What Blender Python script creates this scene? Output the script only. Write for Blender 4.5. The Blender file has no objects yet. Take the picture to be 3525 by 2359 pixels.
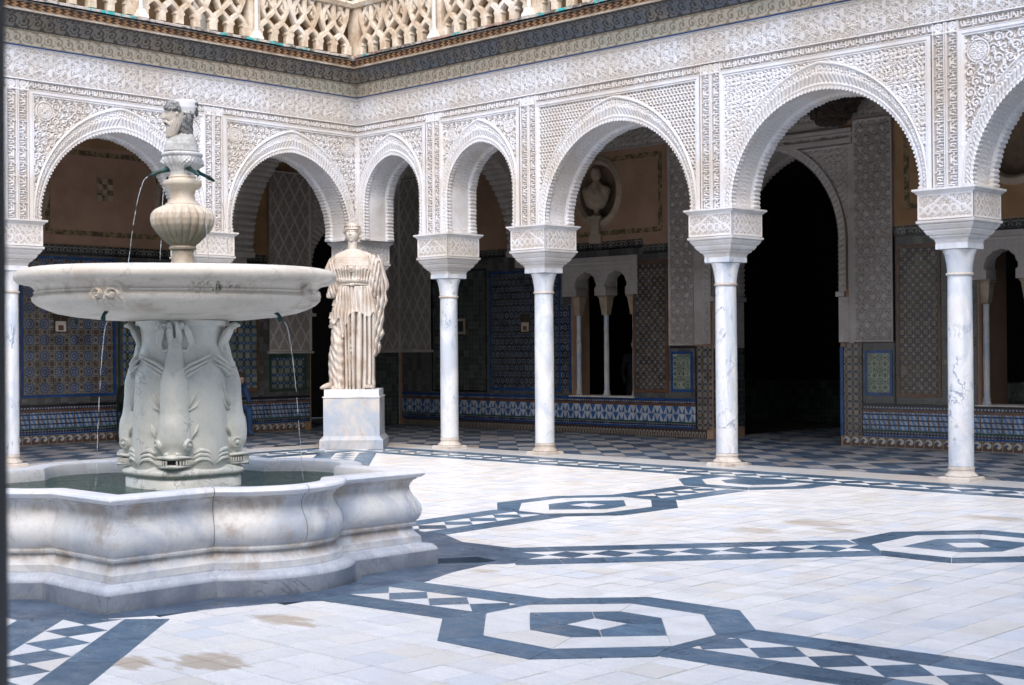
import bpy, bmesh, math, random
import numpy as np
from mathutils import Vector, Matrix
from mathutils.geometry import tessellate_polygon
random.seed(7); rng = np.random.default_rng(7)
PI = math.pi; R_ = math.radians
sc = bpy.context.scene
C = sc.collection

# ------------------------------------------------------------ camera, sky, sun, exposure
CR = Vector((0.7184478, 0.6955436, -0.0071978)); CU = Vector((0.0085208, 0.0015466, 0.9999625)); CF = Vector((-0.6955287, 0.7184822, 0.0048154))
CP = Vector((19.01232, -15.87234, 1.6))
cam = bpy.data.cameras.new('camera'); co = bpy.data.objects.new('camera', cam); C.objects.link(co)
co.matrix_world = Matrix(((CR.x, CU.x, -CF.x, CP.x), (CR.y, CU.y, -CF.y, CP.y), (CR.z, CU.z, -CF.z, CP.z), (0, 0, 0, 1)))
cam.sensor_width = 36; cam.lens = 49.8526; cam.clip_start = .05; cam.clip_end = 400
cam.dof.use_dof = True; cam.dof.focus_distance = 17; cam.dof.aperture_fstop = 9
sc.camera = co
world = bpy.data.worlds.new('World'); sc.world = world; world.use_nodes = True
wn = world.node_tree.nodes; wl = world.node_tree.links
bg = wn['Background']; sky = wn.new('ShaderNodeTexSky'); sky.sky_type = 'NISHITA'
sky.sun_disc = False; sky.sun_elevation = R_(47); sky.sun_rotation = R_(135); sky.air_density = 1.0; sky.dust_density = 2.0; sky.ozone_density = 1.0
wl.new(sky.outputs[0], bg.inputs[0]); bg.inputs[1].default_value = .15
sd = bpy.data.lights.new('sun', 'SUN'); sd.energy = 1.0; sd.angle = R_(90); sd.color = (1, .93, .84)
so = bpy.data.objects.new('sun', sd); C.objects.link(so)
so.rotation_euler = (R_(43), 0, R_(45)); so.location = (10, -10, 30)
sc.view_settings.view_transform = 'Standard'; sc.view_settings.look = 'None'
sc.view_settings.exposure = 1.6; sc.view_settings.gamma = 1.0; sc.view_settings.use_curve_mapping = False
sc.cycles.max_bounces = 6; sc.cycles.diffuse_bounces = 3; sc.cycles.glossy_bounces = 3; sc.cycles.transmission_bounces = 4

# ------------------------------------------------------------ object helpers
def tag(o, label=None, cat=None, group=None, kind=None):
    if label: o['label'] = label
    if cat: o['category'] = cat
    if group: o['group'] = group
    if kind: o['kind'] = kind
    return o
def empty(name, loc=(0, 0, 0), rz=0):
    o = bpy.data.objects.new(name, None); C.objects.link(o); o.location = loc; o.rotation_euler = (0, 0, rz); o.empty_display_size = .1
    return o
def link(name, me, parent=None, loc=None, rz=0, keep=False):
    o = bpy.data.objects.new(name, me); C.objects.link(o)
    if parent is not None: o.parent = parent
    if loc is not None: o.location = loc
    if rz: o.rotation_euler = (0, 0, rz)
    return o
def copy_tree(o, parent=None):
    c = o.copy(); C.objects.link(c)
    if parent is not None: c.parent = parent
    for ch in list(o.children): copy_tree(ch, c)
    return c
class MB:
    def __init__(s): s.v = []; s.f = []
    def add(s, vs, fs):
        b = len(s.v); s.v += [tuple(x) for x in vs]; s.f += [tuple(b + i for i in f) for f in fs]; return s
    def box(s, x0, x1, y0, y1, z0, z1):
        return s.add([(x0, y0, z0), (x1, y0, z0), (x1, y1, z0), (x0, y1, z0), (x0, y0, z1), (x1, y0, z1), (x1, y1, z1), (x0, y1, z1)],
                     [(0, 3, 2, 1), (4, 5, 6, 7), (0, 1, 5, 4), (1, 2, 6, 5), (2, 3, 7, 6), (3, 0, 4, 7)])
    def poly(s, pts, z0, z1, ch=0):
        n = len(pts)
        if ch:
            cx = sum(p[0] for p in pts) / n; cy = sum(p[1] for p in pts) / n
            ins = []
            for p in pts:
                d = math.hypot(p[0] - cx, p[1] - cy) or 1; k = 1 - ch / d
                ins.append((cx + (p[0] - cx) * k, cy + (p[1] - cy) * k))
            vs = [(p[0], p[1], z0) for p in pts] + [(p[0], p[1], z1 - ch) for p in pts] + [(p[0], p[1], z1) for p in ins]
            fs = [(i, (i + 1) % n, n + (i + 1) % n, n + i) for i in range(n)] + [(n + i, n + (i + 1) % n, 2 * n + (i + 1) % n, 2 * n + i) for i in range(n)] + [tuple(range(2 * n, 3 * n))]
        else:
            vs = [(p[0], p[1], z0) for p in pts] + [(p[0], p[1], z1) for p in pts]
            fs = [(i, (i + 1) % n, n + (i + 1) % n, n + i) for i in range(n)] + [tuple(range(n, 2 * n))]
        return s.add(vs, fs)
    def lathe(s, prof, n=32, c=(0, 0), close=True):
        b = []
        for r, z in prof:
            b += [(c[0] + r * math.cos(2 * PI * i / n), c[1] + r * math.sin(2 * PI * i / n), z) for i in range(n)]
        fs = []
        for j in range(len(prof) - 1):
            fs += [(j * n + i, j * n + (i + 1) % n, (j + 1) * n + (i + 1) % n, (j + 1) * n + i) for i in range(n)]
        if close: fs += [tuple(range(n))[::-1], tuple(range((len(prof) - 1) * n, len(prof) * n))]
        return s.add(b, fs)
    def square(s, prof, c=(0, 0), rot=0):        # square section sweep: profile of (half side, z)
        b = []
        for r, z in prof:
            for sx, sy in ((-1, -1), (1, -1), (1, 1), (-1, 1)):
                x, y = r * sx, r * sy
                b.append((c[0] + x * math.cos(rot) - y * math.sin(rot), c[1] + x * math.sin(rot) + y * math.cos(rot), z))
        fs = []
        for j in range(len(prof) - 1):
            fs += [(j * 4 + i, j * 4 + (i + 1) % 4, (j + 1) * 4 + (i + 1) % 4, (j + 1) * 4 + i) for i in range(4)]
        fs += [(3, 2, 1, 0), tuple(range((len(prof) - 1) * 4, len(prof) * 4))]
        return s.add(b, fs)
    def tube(s, pts, rad, n=8, flat=1.0, up=(0, 0, 1), cap=True):
        P = [Vector(p) for p in pts]; m = len(P)
        rs = rad if isinstance(rad, (list, tuple)) else [rad] * m
        b = []; upv = Vector(up)
        for i in range(m):
            t = (P[min(i + 1, m - 1)] - P[max(i - 1, 0)])
            if t.length < 1e-9: t = Vector((0, 0, 1))
            t.normalize()
            a = t.cross(upv)
            if a.length < .05: a = t.cross(Vector((1, 0, 0)))
            a.normalize(); c2 = a.cross(t).normalized()
            for k in range(n):
                th = 2 * PI * k / n
                b.append(P[i] + (a * math.cos(th) + c2 * math.sin(th) * flat) * rs[i])
        fs = []
        for j in range(m - 1):
            fs += [(j * n + i, j * n + (i + 1) % n, (j + 1) * n + (i + 1) % n, (j + 1) * n + i) for i in range(n)]
        if cap: fs += [tuple(range(n))[::-1], tuple(range((m - 1) * n, m * n))]
        return s.add(b, fs)
    def mesh(s, name, mat, smooth=False):
        me = bpy.data.meshes.new(name); me.from_pydata(s.v, [], s.f); me.update()
        if mat is not None: me.materials.append(mat)
        if smooth:
            me.polygons.foreach_set('use_smooth', [True] * len(me.polygons))
            if smooth is not True: me.set_sharp_from_angle(angle=R_(smooth))
        return me
    def build(s, name, mat, parent=None, smooth=False, loc=None, rz=0):
        return link(name, s.mesh(name, mat, smooth), parent, loc, rz)
def grid_mesh(name, P, mat, mask=None, att=None, smooth=True, wrap=False):
    """P (n,m,3) points; mask (n-1,m-1) cells kept; att (n,m) float attribute 'pat'"""
    n, m = P.shape[:2]
    idx = np.arange(n * m).reshape(n, m)
    if wrap: idx2 = np.concatenate([idx, idx[:, :1]], 1)
    else: idx2 = idx
    q = np.stack([idx2[:-1, :-1], idx2[:-1, 1:], idx2[1:, 1:], idx2[1:, :-1]], -1)
    if mask is not None: q = q[mask]
    q = q.reshape(-1, 4)
    used = np.zeros(n * m, bool); used[q.ravel()] = True
    rem = np.cumsum(used) - 1
    V = P.reshape(-1, 3)[used]; q = rem[q]
    me = bpy.data.meshes.new(name)
    me.vertices.add(len(V)); me.vertices.foreach_set('co', V.astype(np.float32).ravel())
    me.loops.add(q.size); me.loops.foreach_set('vertex_index', q.astype(np.int32).ravel())
    me.polygons.add(len(q)); me.polygons.foreach_set('loop_start', np.arange(0, q.size, 4, dtype=np.int32))
    me.polygons.foreach_set('loop_total', np.full(len(q), 4, np.int32))
    me.update(calc_edges=True)
    me.polygons.foreach_set('use_smooth', np.full(len(q), smooth))
    if att is not None:
        a = me.attributes.new('pat', 'FLOAT', 'POINT'); a.data.foreach_set('value', att.reshape(-1)[used].astype(np.float32))
    me.materials.append(mat)
    return me

# ------------------------------------------------------------ node helpers
class S:
    def __init__(s, nt, o): s.nt = nt; s.o = o
    def _m(s, op, *a):
        n = s.nt.nodes.new('ShaderNodeMath'); n.operation = op
        for i, x in enumerate((s,) + a):
            if isinstance(x, S): s.nt.links.new(x.o, n.inputs[i])
            else: n.inputs[i].default_value = x
        return S(s.nt, n.outputs[0])
    def __add__(s, b): return s._m('ADD', b)
    def __sub__(s, b): return s._m('SUBTRACT', b)
    def __mul__(s, b): return s._m('MULTIPLY', b)
    def __truediv__(s, b): return s._m('DIVIDE', b)
    def __rsub__(s, b): return (s * -1) + b
    def frac(s): return s._m('FRACT')
    def floor(s): return s._m('FLOOR')
    def abs(s): return s._m('ABSOLUTE')
    def lt(s, b): return s._m('LESS_THAN', b)
    def gt(s, b): return s._m('GREATER_THAN', b)
    def max(s, b): return s._m('MAXIMUM', b)
    def min(s, b): return s._m('MINIMUM', b)
    def sin(s): return s._m('SINE')
    def cos(s): return s._m('COSINE')
    def sqrt(s): return s._m('SQRT')
    def atan2(s, b): return s._m('ARCTAN2', b)
    def pow(s, b): return s._m('POWER', b)
    def mod(s, b): return s._m('FLOORED_MODULO', b)
def new_mat(name, rough=.6, spec=.4):
    m = bpy.data.materials.new(name); m.use_nodes = True
    nt = m.node_tree; b = nt.nodes['Principled BSDF']; b.inputs['Roughness'].default_value = rough
    b.inputs['Specular IOR Level'].default_value = spec
    return m, nt, b
def geo(nt):
    g = nt.nodes.new('ShaderNodeNewGeometry'); x = nt.nodes.new('ShaderNodeSeparateXYZ'); nt.links.new(g.outputs['Position'], x.inputs[0])
    return g, S(nt, x.outputs[0]), S(nt, x.outputs[1]), S(nt, x.outputs[2])
def objco(nt):
    t = nt.nodes.new('ShaderNodeTexCoord'); return t.outputs['Object']
def noise(nt, scale, detail=4, rough=.55, vec=None, dist=0, sc3=None):
    n = nt.nodes.new('ShaderNodeTexNoise'); n.inputs['Scale'].default_value = scale; n.inputs['Detail'].default_value = detail
    n.inputs['Roughness'].default_value = rough; n.inputs['Distortion'].default_value = dist
    if vec is None:
        g = nt.nodes.new('ShaderNodeNewGeometry'); vec = g.outputs['Position']
    if sc3:
        mp = nt.nodes.new('ShaderNodeMapping'); mp.inputs['Scale'].default_value = sc3; nt.links.new(vec, mp.inputs[0]); vec = mp.outputs[0]
    nt.links.new(vec, n.inputs['Vector'])
    return S(nt, n.outputs[0])
def mixc(nt, f, a, b, mode='MIX'):
    n = nt.nodes.new('ShaderNodeMix'); n.data_type = 'RGBA'; n.blend_type = mode
    if isinstance(f, S): nt.links.new(f.o, n.inputs[0])
    else: n.inputs[0].default_value = f
    for i, x in ((6, a), (7, b)):
        if isinstance(x, (tuple, list)): n.inputs[i].default_value = (x[0], x[1], x[2], 1)
        else: nt.links.new(x, n.inputs[i])
    return n.outputs[2]
def rng_(nt, f, a, b, c=0, d=1):
    n = nt.nodes.new('ShaderNodeMapRange'); nt.links.new(f.o, n.inputs[0])
    for i, x in enumerate((a, b, c, d)): n.inputs[i + 1].default_value = x
    n.interpolation_type = 'SMOOTHSTEP'
    return S(nt, n.outputs[0])
def bump(nt, b, h, strength=.3, dist=.01):
    n = nt.nodes.new('ShaderNodeBump'); n.inputs['Strength'].default_value = strength; n.inputs['Distance'].default_value = dist
    nt.links.new(h.o, n.inputs['Height']); nt.links.new(n.outputs[0], b.inputs['Normal'])
def attr(nt, name='pat'):
    a = nt.nodes.new('ShaderNodeAttribute'); a.attribute_name = name; return S(nt, a.outputs['Fac'])
def setc(nt, b, c):
    if isinstance(c, (tuple, list)): b.inputs['Base Color'].default_value = (c[0], c[1], c[2], 1)
    else: nt.links.new(c, b.inputs['Base Color'])
M = {}
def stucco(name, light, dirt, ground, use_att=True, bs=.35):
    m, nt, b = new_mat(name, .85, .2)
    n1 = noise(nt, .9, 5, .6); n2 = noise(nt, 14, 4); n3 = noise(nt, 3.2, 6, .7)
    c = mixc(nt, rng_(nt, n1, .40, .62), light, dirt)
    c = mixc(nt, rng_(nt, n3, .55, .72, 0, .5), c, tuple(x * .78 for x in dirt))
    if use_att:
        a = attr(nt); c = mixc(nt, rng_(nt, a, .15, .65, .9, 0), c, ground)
    c = mixc(nt, rng_(nt, n2, .3, .8, .0, .18), c, tuple(x * .7 for x in light))
    setc(nt, b, c); bump(nt, b, n2 + noise(nt, 60, 3) * .5, bs, .01); M[name] = m
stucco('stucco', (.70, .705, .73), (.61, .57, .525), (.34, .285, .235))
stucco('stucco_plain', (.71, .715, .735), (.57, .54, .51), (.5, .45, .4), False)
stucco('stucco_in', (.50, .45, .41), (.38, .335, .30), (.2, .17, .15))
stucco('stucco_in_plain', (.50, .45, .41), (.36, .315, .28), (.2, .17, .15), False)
def marble(name, base, alt, vein, vs=1.6, vamt=.6, rough=.35, dirt=None, fine=.1, aamt=1.0, streak=(1, 1, 1), sharp=.035):
    m, nt, b = new_mat(name, rough, .45)
    oc = objco(nt) ; g = nt.nodes.new('ShaderNodeNewGeometry'); pos = g.outputs['Position']
    n1 = noise(nt, .8 * vs, 5, .6, pos, 1.2, streak); n2 = noise(nt, vs * .75, 5, .62, pos, .9, streak); n5 = noise(nt, vs * 2.6, 6, .6, pos, .5, streak)
    v = rng_(nt, (n2 - .5).abs(), .0, sharp * .5, 1, 0) * rng_(nt, noise(nt, vs * .9, 3), .48, .62); v = v.max(rng_(nt, (n5 - .5).abs(), .0, sharp * .3, .6, 0) * rng_(nt, noise(nt, vs * 1.3, 3), .52, .66)); v = v.max(rng_(nt, n5, .58, .72, 0, .5))
    c = mixc(nt, rng_(nt, n1, .4, .65, 0, aamt), base, alt)
    c = mixc(nt, v * vamt, c, vein)
    if dirt:
        d = rng_(nt, noise(nt, 2.6, 7, .72), .5, .7, 0, dirt[3]); c = mixc(nt, d, c, dirt[:3])
    n4 = noise(nt, 45, 4); c = mixc(nt, rng_(nt, n4, .35, .8, 0, fine), c, tuple(x * .5 for x in base))
    r = nt.nodes.new('ShaderNodeObjectInfo')
    hv = nt.nodes.new('ShaderNodeHueSaturation'); nt.links.new((S(nt, r.outputs['Random']) * .12 + .94).o, hv.inputs['Value']); nt.links.new(c, hv.inputs['Color'])
    setc(nt, b, hv.outputs[0]); bump(nt, b, noise(nt, 30, 5), .12, .01); M[name] = m
marble('marble_shaft', (.77, .78, .80), (.52, .58, .66), (.20, .27, .36), 2.6, 1.0, .35, (.6, .52, .44, .25), streak=(1, 1, .45))
marble('marble_base', (.66, .61, .55), (.5, .44, .38), (.3, .26, .24), 3, .4, .6, (.36, .27, .2, .8), fine=.3)
marble('marble_fountain', (.73, .73, .72), (.44, .49, .57), (.26, .28, .33), 1.7, .6, .4, (.38, .30, .23, .8), fine=.2)
marble('marble_rim', (.80, .80, .81), (.66, .70, .76), (.34, .38, .45), 2.5, .4, .4, (.5, .45, .4, .35))
marble('marble_plinth', (.33, .37, .43), (.21, .25, .32), (.11, .13, .17), 2.2, .6, .45, (.2, .18, .17, .5), fine=.3)
marble('marble_torus', (.58, .62, .68), (.42, .47, .55), (.22, .26, .33), 4.0, .6, .4, (.45, .40, .38, .5), fine=.35)
marble('marble_bowl', (.83, .77, .67), (.74, .67, .57), (.36, .32, .28), 2.0, .45, .45, (.40, .32, .24, .55), fine=.2)
marble('marble_pedestal', (.82, .82, .755), (.72, .74, .69), (.25, .26, .27), 3.0, .6, .4, (.40, .36, .31, .3), fine=.12)
nt = M['marble_bowl'].node_tree; b = nt.nodes['Principled BSDF']; g, X, Y, Z = geo(nt); old = b.inputs['Base Color'].links[0].from_socket
mx, my = 9.79 + CR.x * .48 - CF.x * .94, -9.98 + CR.y * .48 - CF.y * .94
d = (((X - mx) * CR.x + (Y - my) * CR.y) / .20)._m('POWER', 2) + ((Z - 2.045) / .055)._m('POWER', 2); fr = rng_(nt, (X - mx) * CF.x + (Y - my) * CF.y, .2, .4, 1, 0)
mk = rng_(nt, noise(nt, 26, 5, .7, None, 0, (1, 1, .35)), .50, .60) * rng_(nt, d.sqrt(), .3, 1.2, 1, 0) * fr; c = mixc(nt, mk * .9, old, (.07, .085, .03))
st9 = rng_(nt, noise(nt, 9, 5, .7, None, 0, (1, 1, .25)), .50, .68, 0, .55) * rng_(nt, (Z - 2.06).abs(), .02, .09, 1, 0); c = mixc(nt, st9, c, (.36, .27, .19)); setc(nt, b, c)
nt = M['marble_fountain'].node_tree; b = nt.nodes['Principled BSDF']; g, X, Y, Z = geo(nt); old = b.inputs['Base Color'].links[0].from_socket
st9 = rng_(nt, noise(nt, 4, 6, .7, None, 0, (1, 1, .5)), .42, .62, 0, .7) * (rng_(nt, (Z - .27).abs(), .02, .07, 1, 0).max(rng_(nt, (Z - .60).abs(), .02, .08, .9, 0))); c = mixc(nt, st9, old, (.33, .25, .18)); setc(nt, b, c)
marble('marble_vase', (.68, .60, .49), (.56, .46, .35), (.34, .22, .14), 3, .4, .5, (.38, .25, .15, .6), fine=.25)
marble('marble_herm', (.66, .66, .65), (.50, .50, .48), (.13, .14, .13), 7, .35, .7, (.13, .13, .09, .5), fine=.5)
marble('marble_curl', (.40, .40, .40), (.06, .065, .07), (.06, .07, .08), 30, .6, .8, (.07, .08, .08, .9), fine=.5)
marble('marble_statue', (.58, .53, .46), (.48, .40, .33), (.36, .25, .18), 2.2, .3, .6, (.44, .32, .24, .5), fine=.2)
marble('marble_face', (.60, .56, .50), (.52, .47, .40), (.36, .27, .2), 2.2, .3, .5, (.50, .40, .31, .35), fine=.15)
marble('marble_block', (.56, .53, .49), (.36, .42, .50), (.25, .27, .31), 1.9, .6, .5, (.50, .38, .28, .45), fine=.2)
def tile_mat(name, base, alt, rough=.45, spread=.14, isl=False, tint=None, vein=None, stain=None, streak=(1, 6, 1)):
    m, nt, b = new_mat(name, rough, .4)
    if isl:
        g0 = nt.nodes.new('ShaderNodeNewGeometry'); rr = S(nt, g0.outputs['Random Per Island'])
    else:
        r = nt.nodes.new('ShaderNodeObjectInfo'); rr = S(nt, r.outputs['Random'])
    n1 = noise(nt, 2.2, 5, .6, None, 1.0, streak)
    c = mixc(nt, rng_(nt, n1, .38, .68), base, alt)
    r2 = (rr * 7.31).frac(); r3 = (rr * 13.7).frac()
    if tint: c = mixc(nt, rng_(nt, r2, .72, .95, 0, .75), c, tint[0]); c = mixc(nt, rng_(nt, r3, .75, .97, 0, .8), c, tint[1])
    if vein:
        v = rng_(nt, (noise(nt, 6, 5, .65, None, 1.6, streak) - .5).abs(), 0, .05, .55, 0); c = mixc(nt, v, c, vein)
    if stain:
        g9, X9, Y9, Z9 = geo(nt); pn = noise(nt, 3.5, 5, .6, None, 0, (1, 3, 1))
        for (px, py, rx, ry) in ((12.14, -10.75, .34, .13), (12.78, -11.72, .30, .22), (12.5, -12.0, .25, .12), (11.72, -8.66, .14, .10), (12.0, -4.7, .40, .25), (13.1, -3.3, .4, .2), (11.9, -5.5, .3, .2), (13.9, -2.9, .35, .2), (12.45, -5.0, .3, .15)):
            d9 = (((X9 - px) / rx)._m('POWER', 2) + ((Y9 - py) / ry)._m('POWER', 2)).sqrt(); c = mixc(nt, rng_(nt, d9 + (pn - .5) * 2.2, .55, 1.0, .75 if py < -10 else .5, 0), c, (.42, .32, .21))
        s_ = rng_(nt, noise(nt, 1.1, 6, .7, None, .3), .60, .74, 0, stain[3]); c = mixc(nt, s_, c, stain[:3])
    c = mixc(nt, rng_(nt, noise(nt, 38, 4, .6, None, 0, (1, 2.5, 1)), .45, .8, 0, .3), c, tuple(x * .55 for x in base))
    hv = nt.nodes.new('ShaderNodeHueSaturation'); nt.links.new((rr * spread + (1 - spread / 2)).o, hv.inputs['Value']); nt.links.new(c, hv.inputs['Color'])
    setc(nt, b, hv.outputs[0])
    nt.links.new(rng_(nt, noise(nt, 5, 4), .3, .7, rough - .12, rough + .15).o, b.inputs['Roughness'])
    bump(nt, b, noise(nt, 25, 5) + noise(nt, 4, 2) * 1.5, .12, .008); M[name] = m
for nm, il in (('tile_white', False), ('tile_white_far', True)):
    tile_mat(nm, (.83, .805, .765), (.765, .755, .74), .42, .10, il, ((.77, .71, .62), (.66, .70, .75)), (.60, .61, .64), (.50, .41, .30, .7))
tile_mat('tile_blue', (.047, .095, .155), (.080, .145, .215), .38, .4, False, ((.13, .19, .26), (.035, .065, .11)), (.20, .28, .36))
tile_mat('tile_blue_isl', (.047, .095, .155), (.080, .145, .215), .38, .4, True, ((.13, .19, .26), (.035, .065, .11)), (.20, .28, .36))
tile_mat('tile_cream', (.80, .79, .77), (.73, .72, .70), .42, .10, False, ((.76, .70, .61), (.70, .72, .76)), (.6, .6, .6))
for nm, il in (('gal_pale', False), ('gal_pale_isl', True)): tile_mat(nm, (.33, .33, .34), (.25, .26, .29), .4, .45, il, ((.34, .28, .23), (.18, .22, .28)), (.28, .28, .3))
for nm, il in (('gal_dark', False), ('gal_dark_isl', True)): tile_mat(nm, (.032, .065, .12), (.06, .10, .165), .4, .6, il, ((.12, .15, .2), (.035, .045, .07)), (.14, .17, .2))
tile_mat('apron', (.055, .085, .135), (.10, .145, .215), .38, .1, False, None, None, (.07, .06, .05, .8), (1, 1, 1))
tile_mat('pale_strip', (.58, .57, .55), (.48, .49, .5), .45, .14, False, ((.5, .44, .38), (.42, .46, .52)), (.4, .4, .42))
def flat(name, c, rough=.7, n=12, amt=.25, c2=None, spec=.3, metal=0):
    m, nt, b = new_mat(name, rough, spec); b.inputs['Metallic'].default_value = metal
    nn = noise(nt, n, 5, .6); setc(nt, b, mixc(nt, rng_(nt, nn, .35, .7, 0, 1), c, c2 or tuple(x * (1 - amt) for x in c)))
    bump(nt, b, nn, .2, .01); M[name] = m
flat('mortar', (.12, .105, .09)); flat('pit', (.03, .03, .03)); flat('iron', (.02, .022, .028), .5); flat('bronze', (.02, .09, .09), .45, 20, .5, (.05, .05, .03), metal=.6)
# folds of the statue: ridges pale, valleys browned by stain and painted-in fold shade
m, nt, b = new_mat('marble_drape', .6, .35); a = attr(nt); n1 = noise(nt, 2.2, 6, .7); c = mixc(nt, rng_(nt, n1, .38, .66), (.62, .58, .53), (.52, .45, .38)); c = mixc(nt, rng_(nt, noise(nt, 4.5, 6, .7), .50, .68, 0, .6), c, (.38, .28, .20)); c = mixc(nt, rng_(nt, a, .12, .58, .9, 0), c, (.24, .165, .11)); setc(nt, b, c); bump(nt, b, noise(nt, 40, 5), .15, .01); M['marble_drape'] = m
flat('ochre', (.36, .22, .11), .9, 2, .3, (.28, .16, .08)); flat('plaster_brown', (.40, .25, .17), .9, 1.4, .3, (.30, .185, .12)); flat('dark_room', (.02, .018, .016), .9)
flat('wood', (.05, .035, .025), .7); flat('cloth_black', (.012, .012, .014), .9); flat('cloth_blue', (.03, .07, .16), .8); flat('skin', (.5, .3, .22), .6); flat('green_metal', (.01, .04, .025), .5)
flat('sandstone', (.56, .46, .34), .9, 5, .45, (.40, .29, .19)); flat('court_wall', (.60, .56, .50), .9, 2, .2); flat('moss', (.05, .07, .02), .9)
flat('white_post', (.66, .62, .56), .5, 8, .12); flat('niche', (.20, .14, .09), .9); flat('bust', (.40, .31, .22), .6, 6, .3); flat('muqarnas', (.06, .045, .035), .9, 25, .6)
flat('grime', (.12, .11, .10), .9, 16, .7, (.42, .40, .37))
# sandstone with warm staining and pale patches
m, nt, b = new_mat('sandstone_w', .9, .2)
c = mixc(nt, rng_(nt, noise(nt, 3, 6, .7), .35, .65), (.66, .58, .47), (.44, .33, .23)); c = mixc(nt, rng_(nt, noise(nt, 1.3, 5, .7), .5, .7, 0, .8), c, (.72, .69, .65))
c = mixc(nt, rng_(nt, noise(nt, 9, 6, .7), .56, .72, 0, .7), c, (.22, .15, .09)); setc(nt, b, c); bump(nt, b, noise(nt, 18, 6, .7), .5, .015); M['sandstone'] = m
# dripping water
m, nt, b = new_mat('jet', .05, .5); b.inputs['Base Color'].default_value = (.9, .93, .96, 1); b.inputs['Transmission Weight'].default_value = .75; b.inputs['IOR'].default_value = 1.33; M['jet'] = m
m, nt, b = new_mat('water', .04, .5); w1 = noise(nt, 9, 3, .6, None, 1.5, (1, 1, 1)); w2 = noise(nt, 30, 3, .6)
setc(nt, b, mixc(nt, rng_(nt, noise(nt, 1.2, 3), .35, .65), (.020, .085, .058), (.055, .15, .10))); b.inputs['IOR'].default_value = 1.2
bump(nt, b, w1 + w2 * .3, 1.0, .45); b.inputs['Specular IOR Level'].default_value = .16; M['water'] = m
# cornice coves: painted vines, colour by wall zone
def cove(name, base, alt, line, blue):
    m, nt, b = new_mat(name, .8, .2); g, X, Y, Z = geo(nt); a = attr(nt)
    c = mixc(nt, rng_(nt, noise(nt, .8, 4), .4, .6), base, alt)
    if blue: c = mixc(nt, rng_(nt, X, -.2, 1.2, 0, .75) * rng_(nt, noise(nt, 1.5, 4), .3, .6), c, blue)
    c = mixc(nt, rng_(nt, noise(nt, 22, 5, .7), .5, .7, 0, .5), c, tuple(x * .5 for x in base))
    c = mixc(nt, rng_(nt, a, .25, .6, 0, .9), c, line); setc(nt, b, c); bump(nt, b, noise(nt, 25, 4), .3, .01); M[name] = m
cove('cove_dark', (.20, .175, .135), (.27, .235, .18), (.055, .05, .045), (.10, .135, .19))
cove('cove_tan', (.52, .45, .36), (.43, .42, .35), (.24, .19, .13), None)
m, nt, b = new_mat('chain_band', .8, .2); g, X, Y, Z = geo(nt)
u = (X - Y) / .13; z = (Z - 6.32) / .045
k = ((u + (z.frac() - .5).abs() * .9).frac() - .5).abs(); c = mixc(nt, k.lt(.22), (.05, .025, .014), (.30, .17, .085))
c = mixc(nt, rng_(nt, noise(nt, 3, 5), .4, .7, 0, .6), c, (.04, .03, .025)); setc(nt, b, c); M['chain_band'] = m
m, nt, b = new_mat('glaze', .5, .5); r = nt.nodes.new('ShaderNodeObjectInfo'); rr = S(nt, r.outputs['Random'])
c = mixc(nt, rng_(nt, noise(nt, 7, 6, .75), .42, .55), (.10, .09, .08), (.42, .38, .34)); c = mixc(nt, rr.gt(.80) * rng_(nt, noise(nt, 9, 4, .7), .47, .53), c, (.02, .33, .33)); c = mixc(nt, rng_(nt, rr, .0, .16, 1, 0) * .7, c, (.25, .12, .08)); setc(nt, b, c); bump(nt, b, noise(nt, 30, 5), .5, .01); M['glaze'] = m
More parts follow.
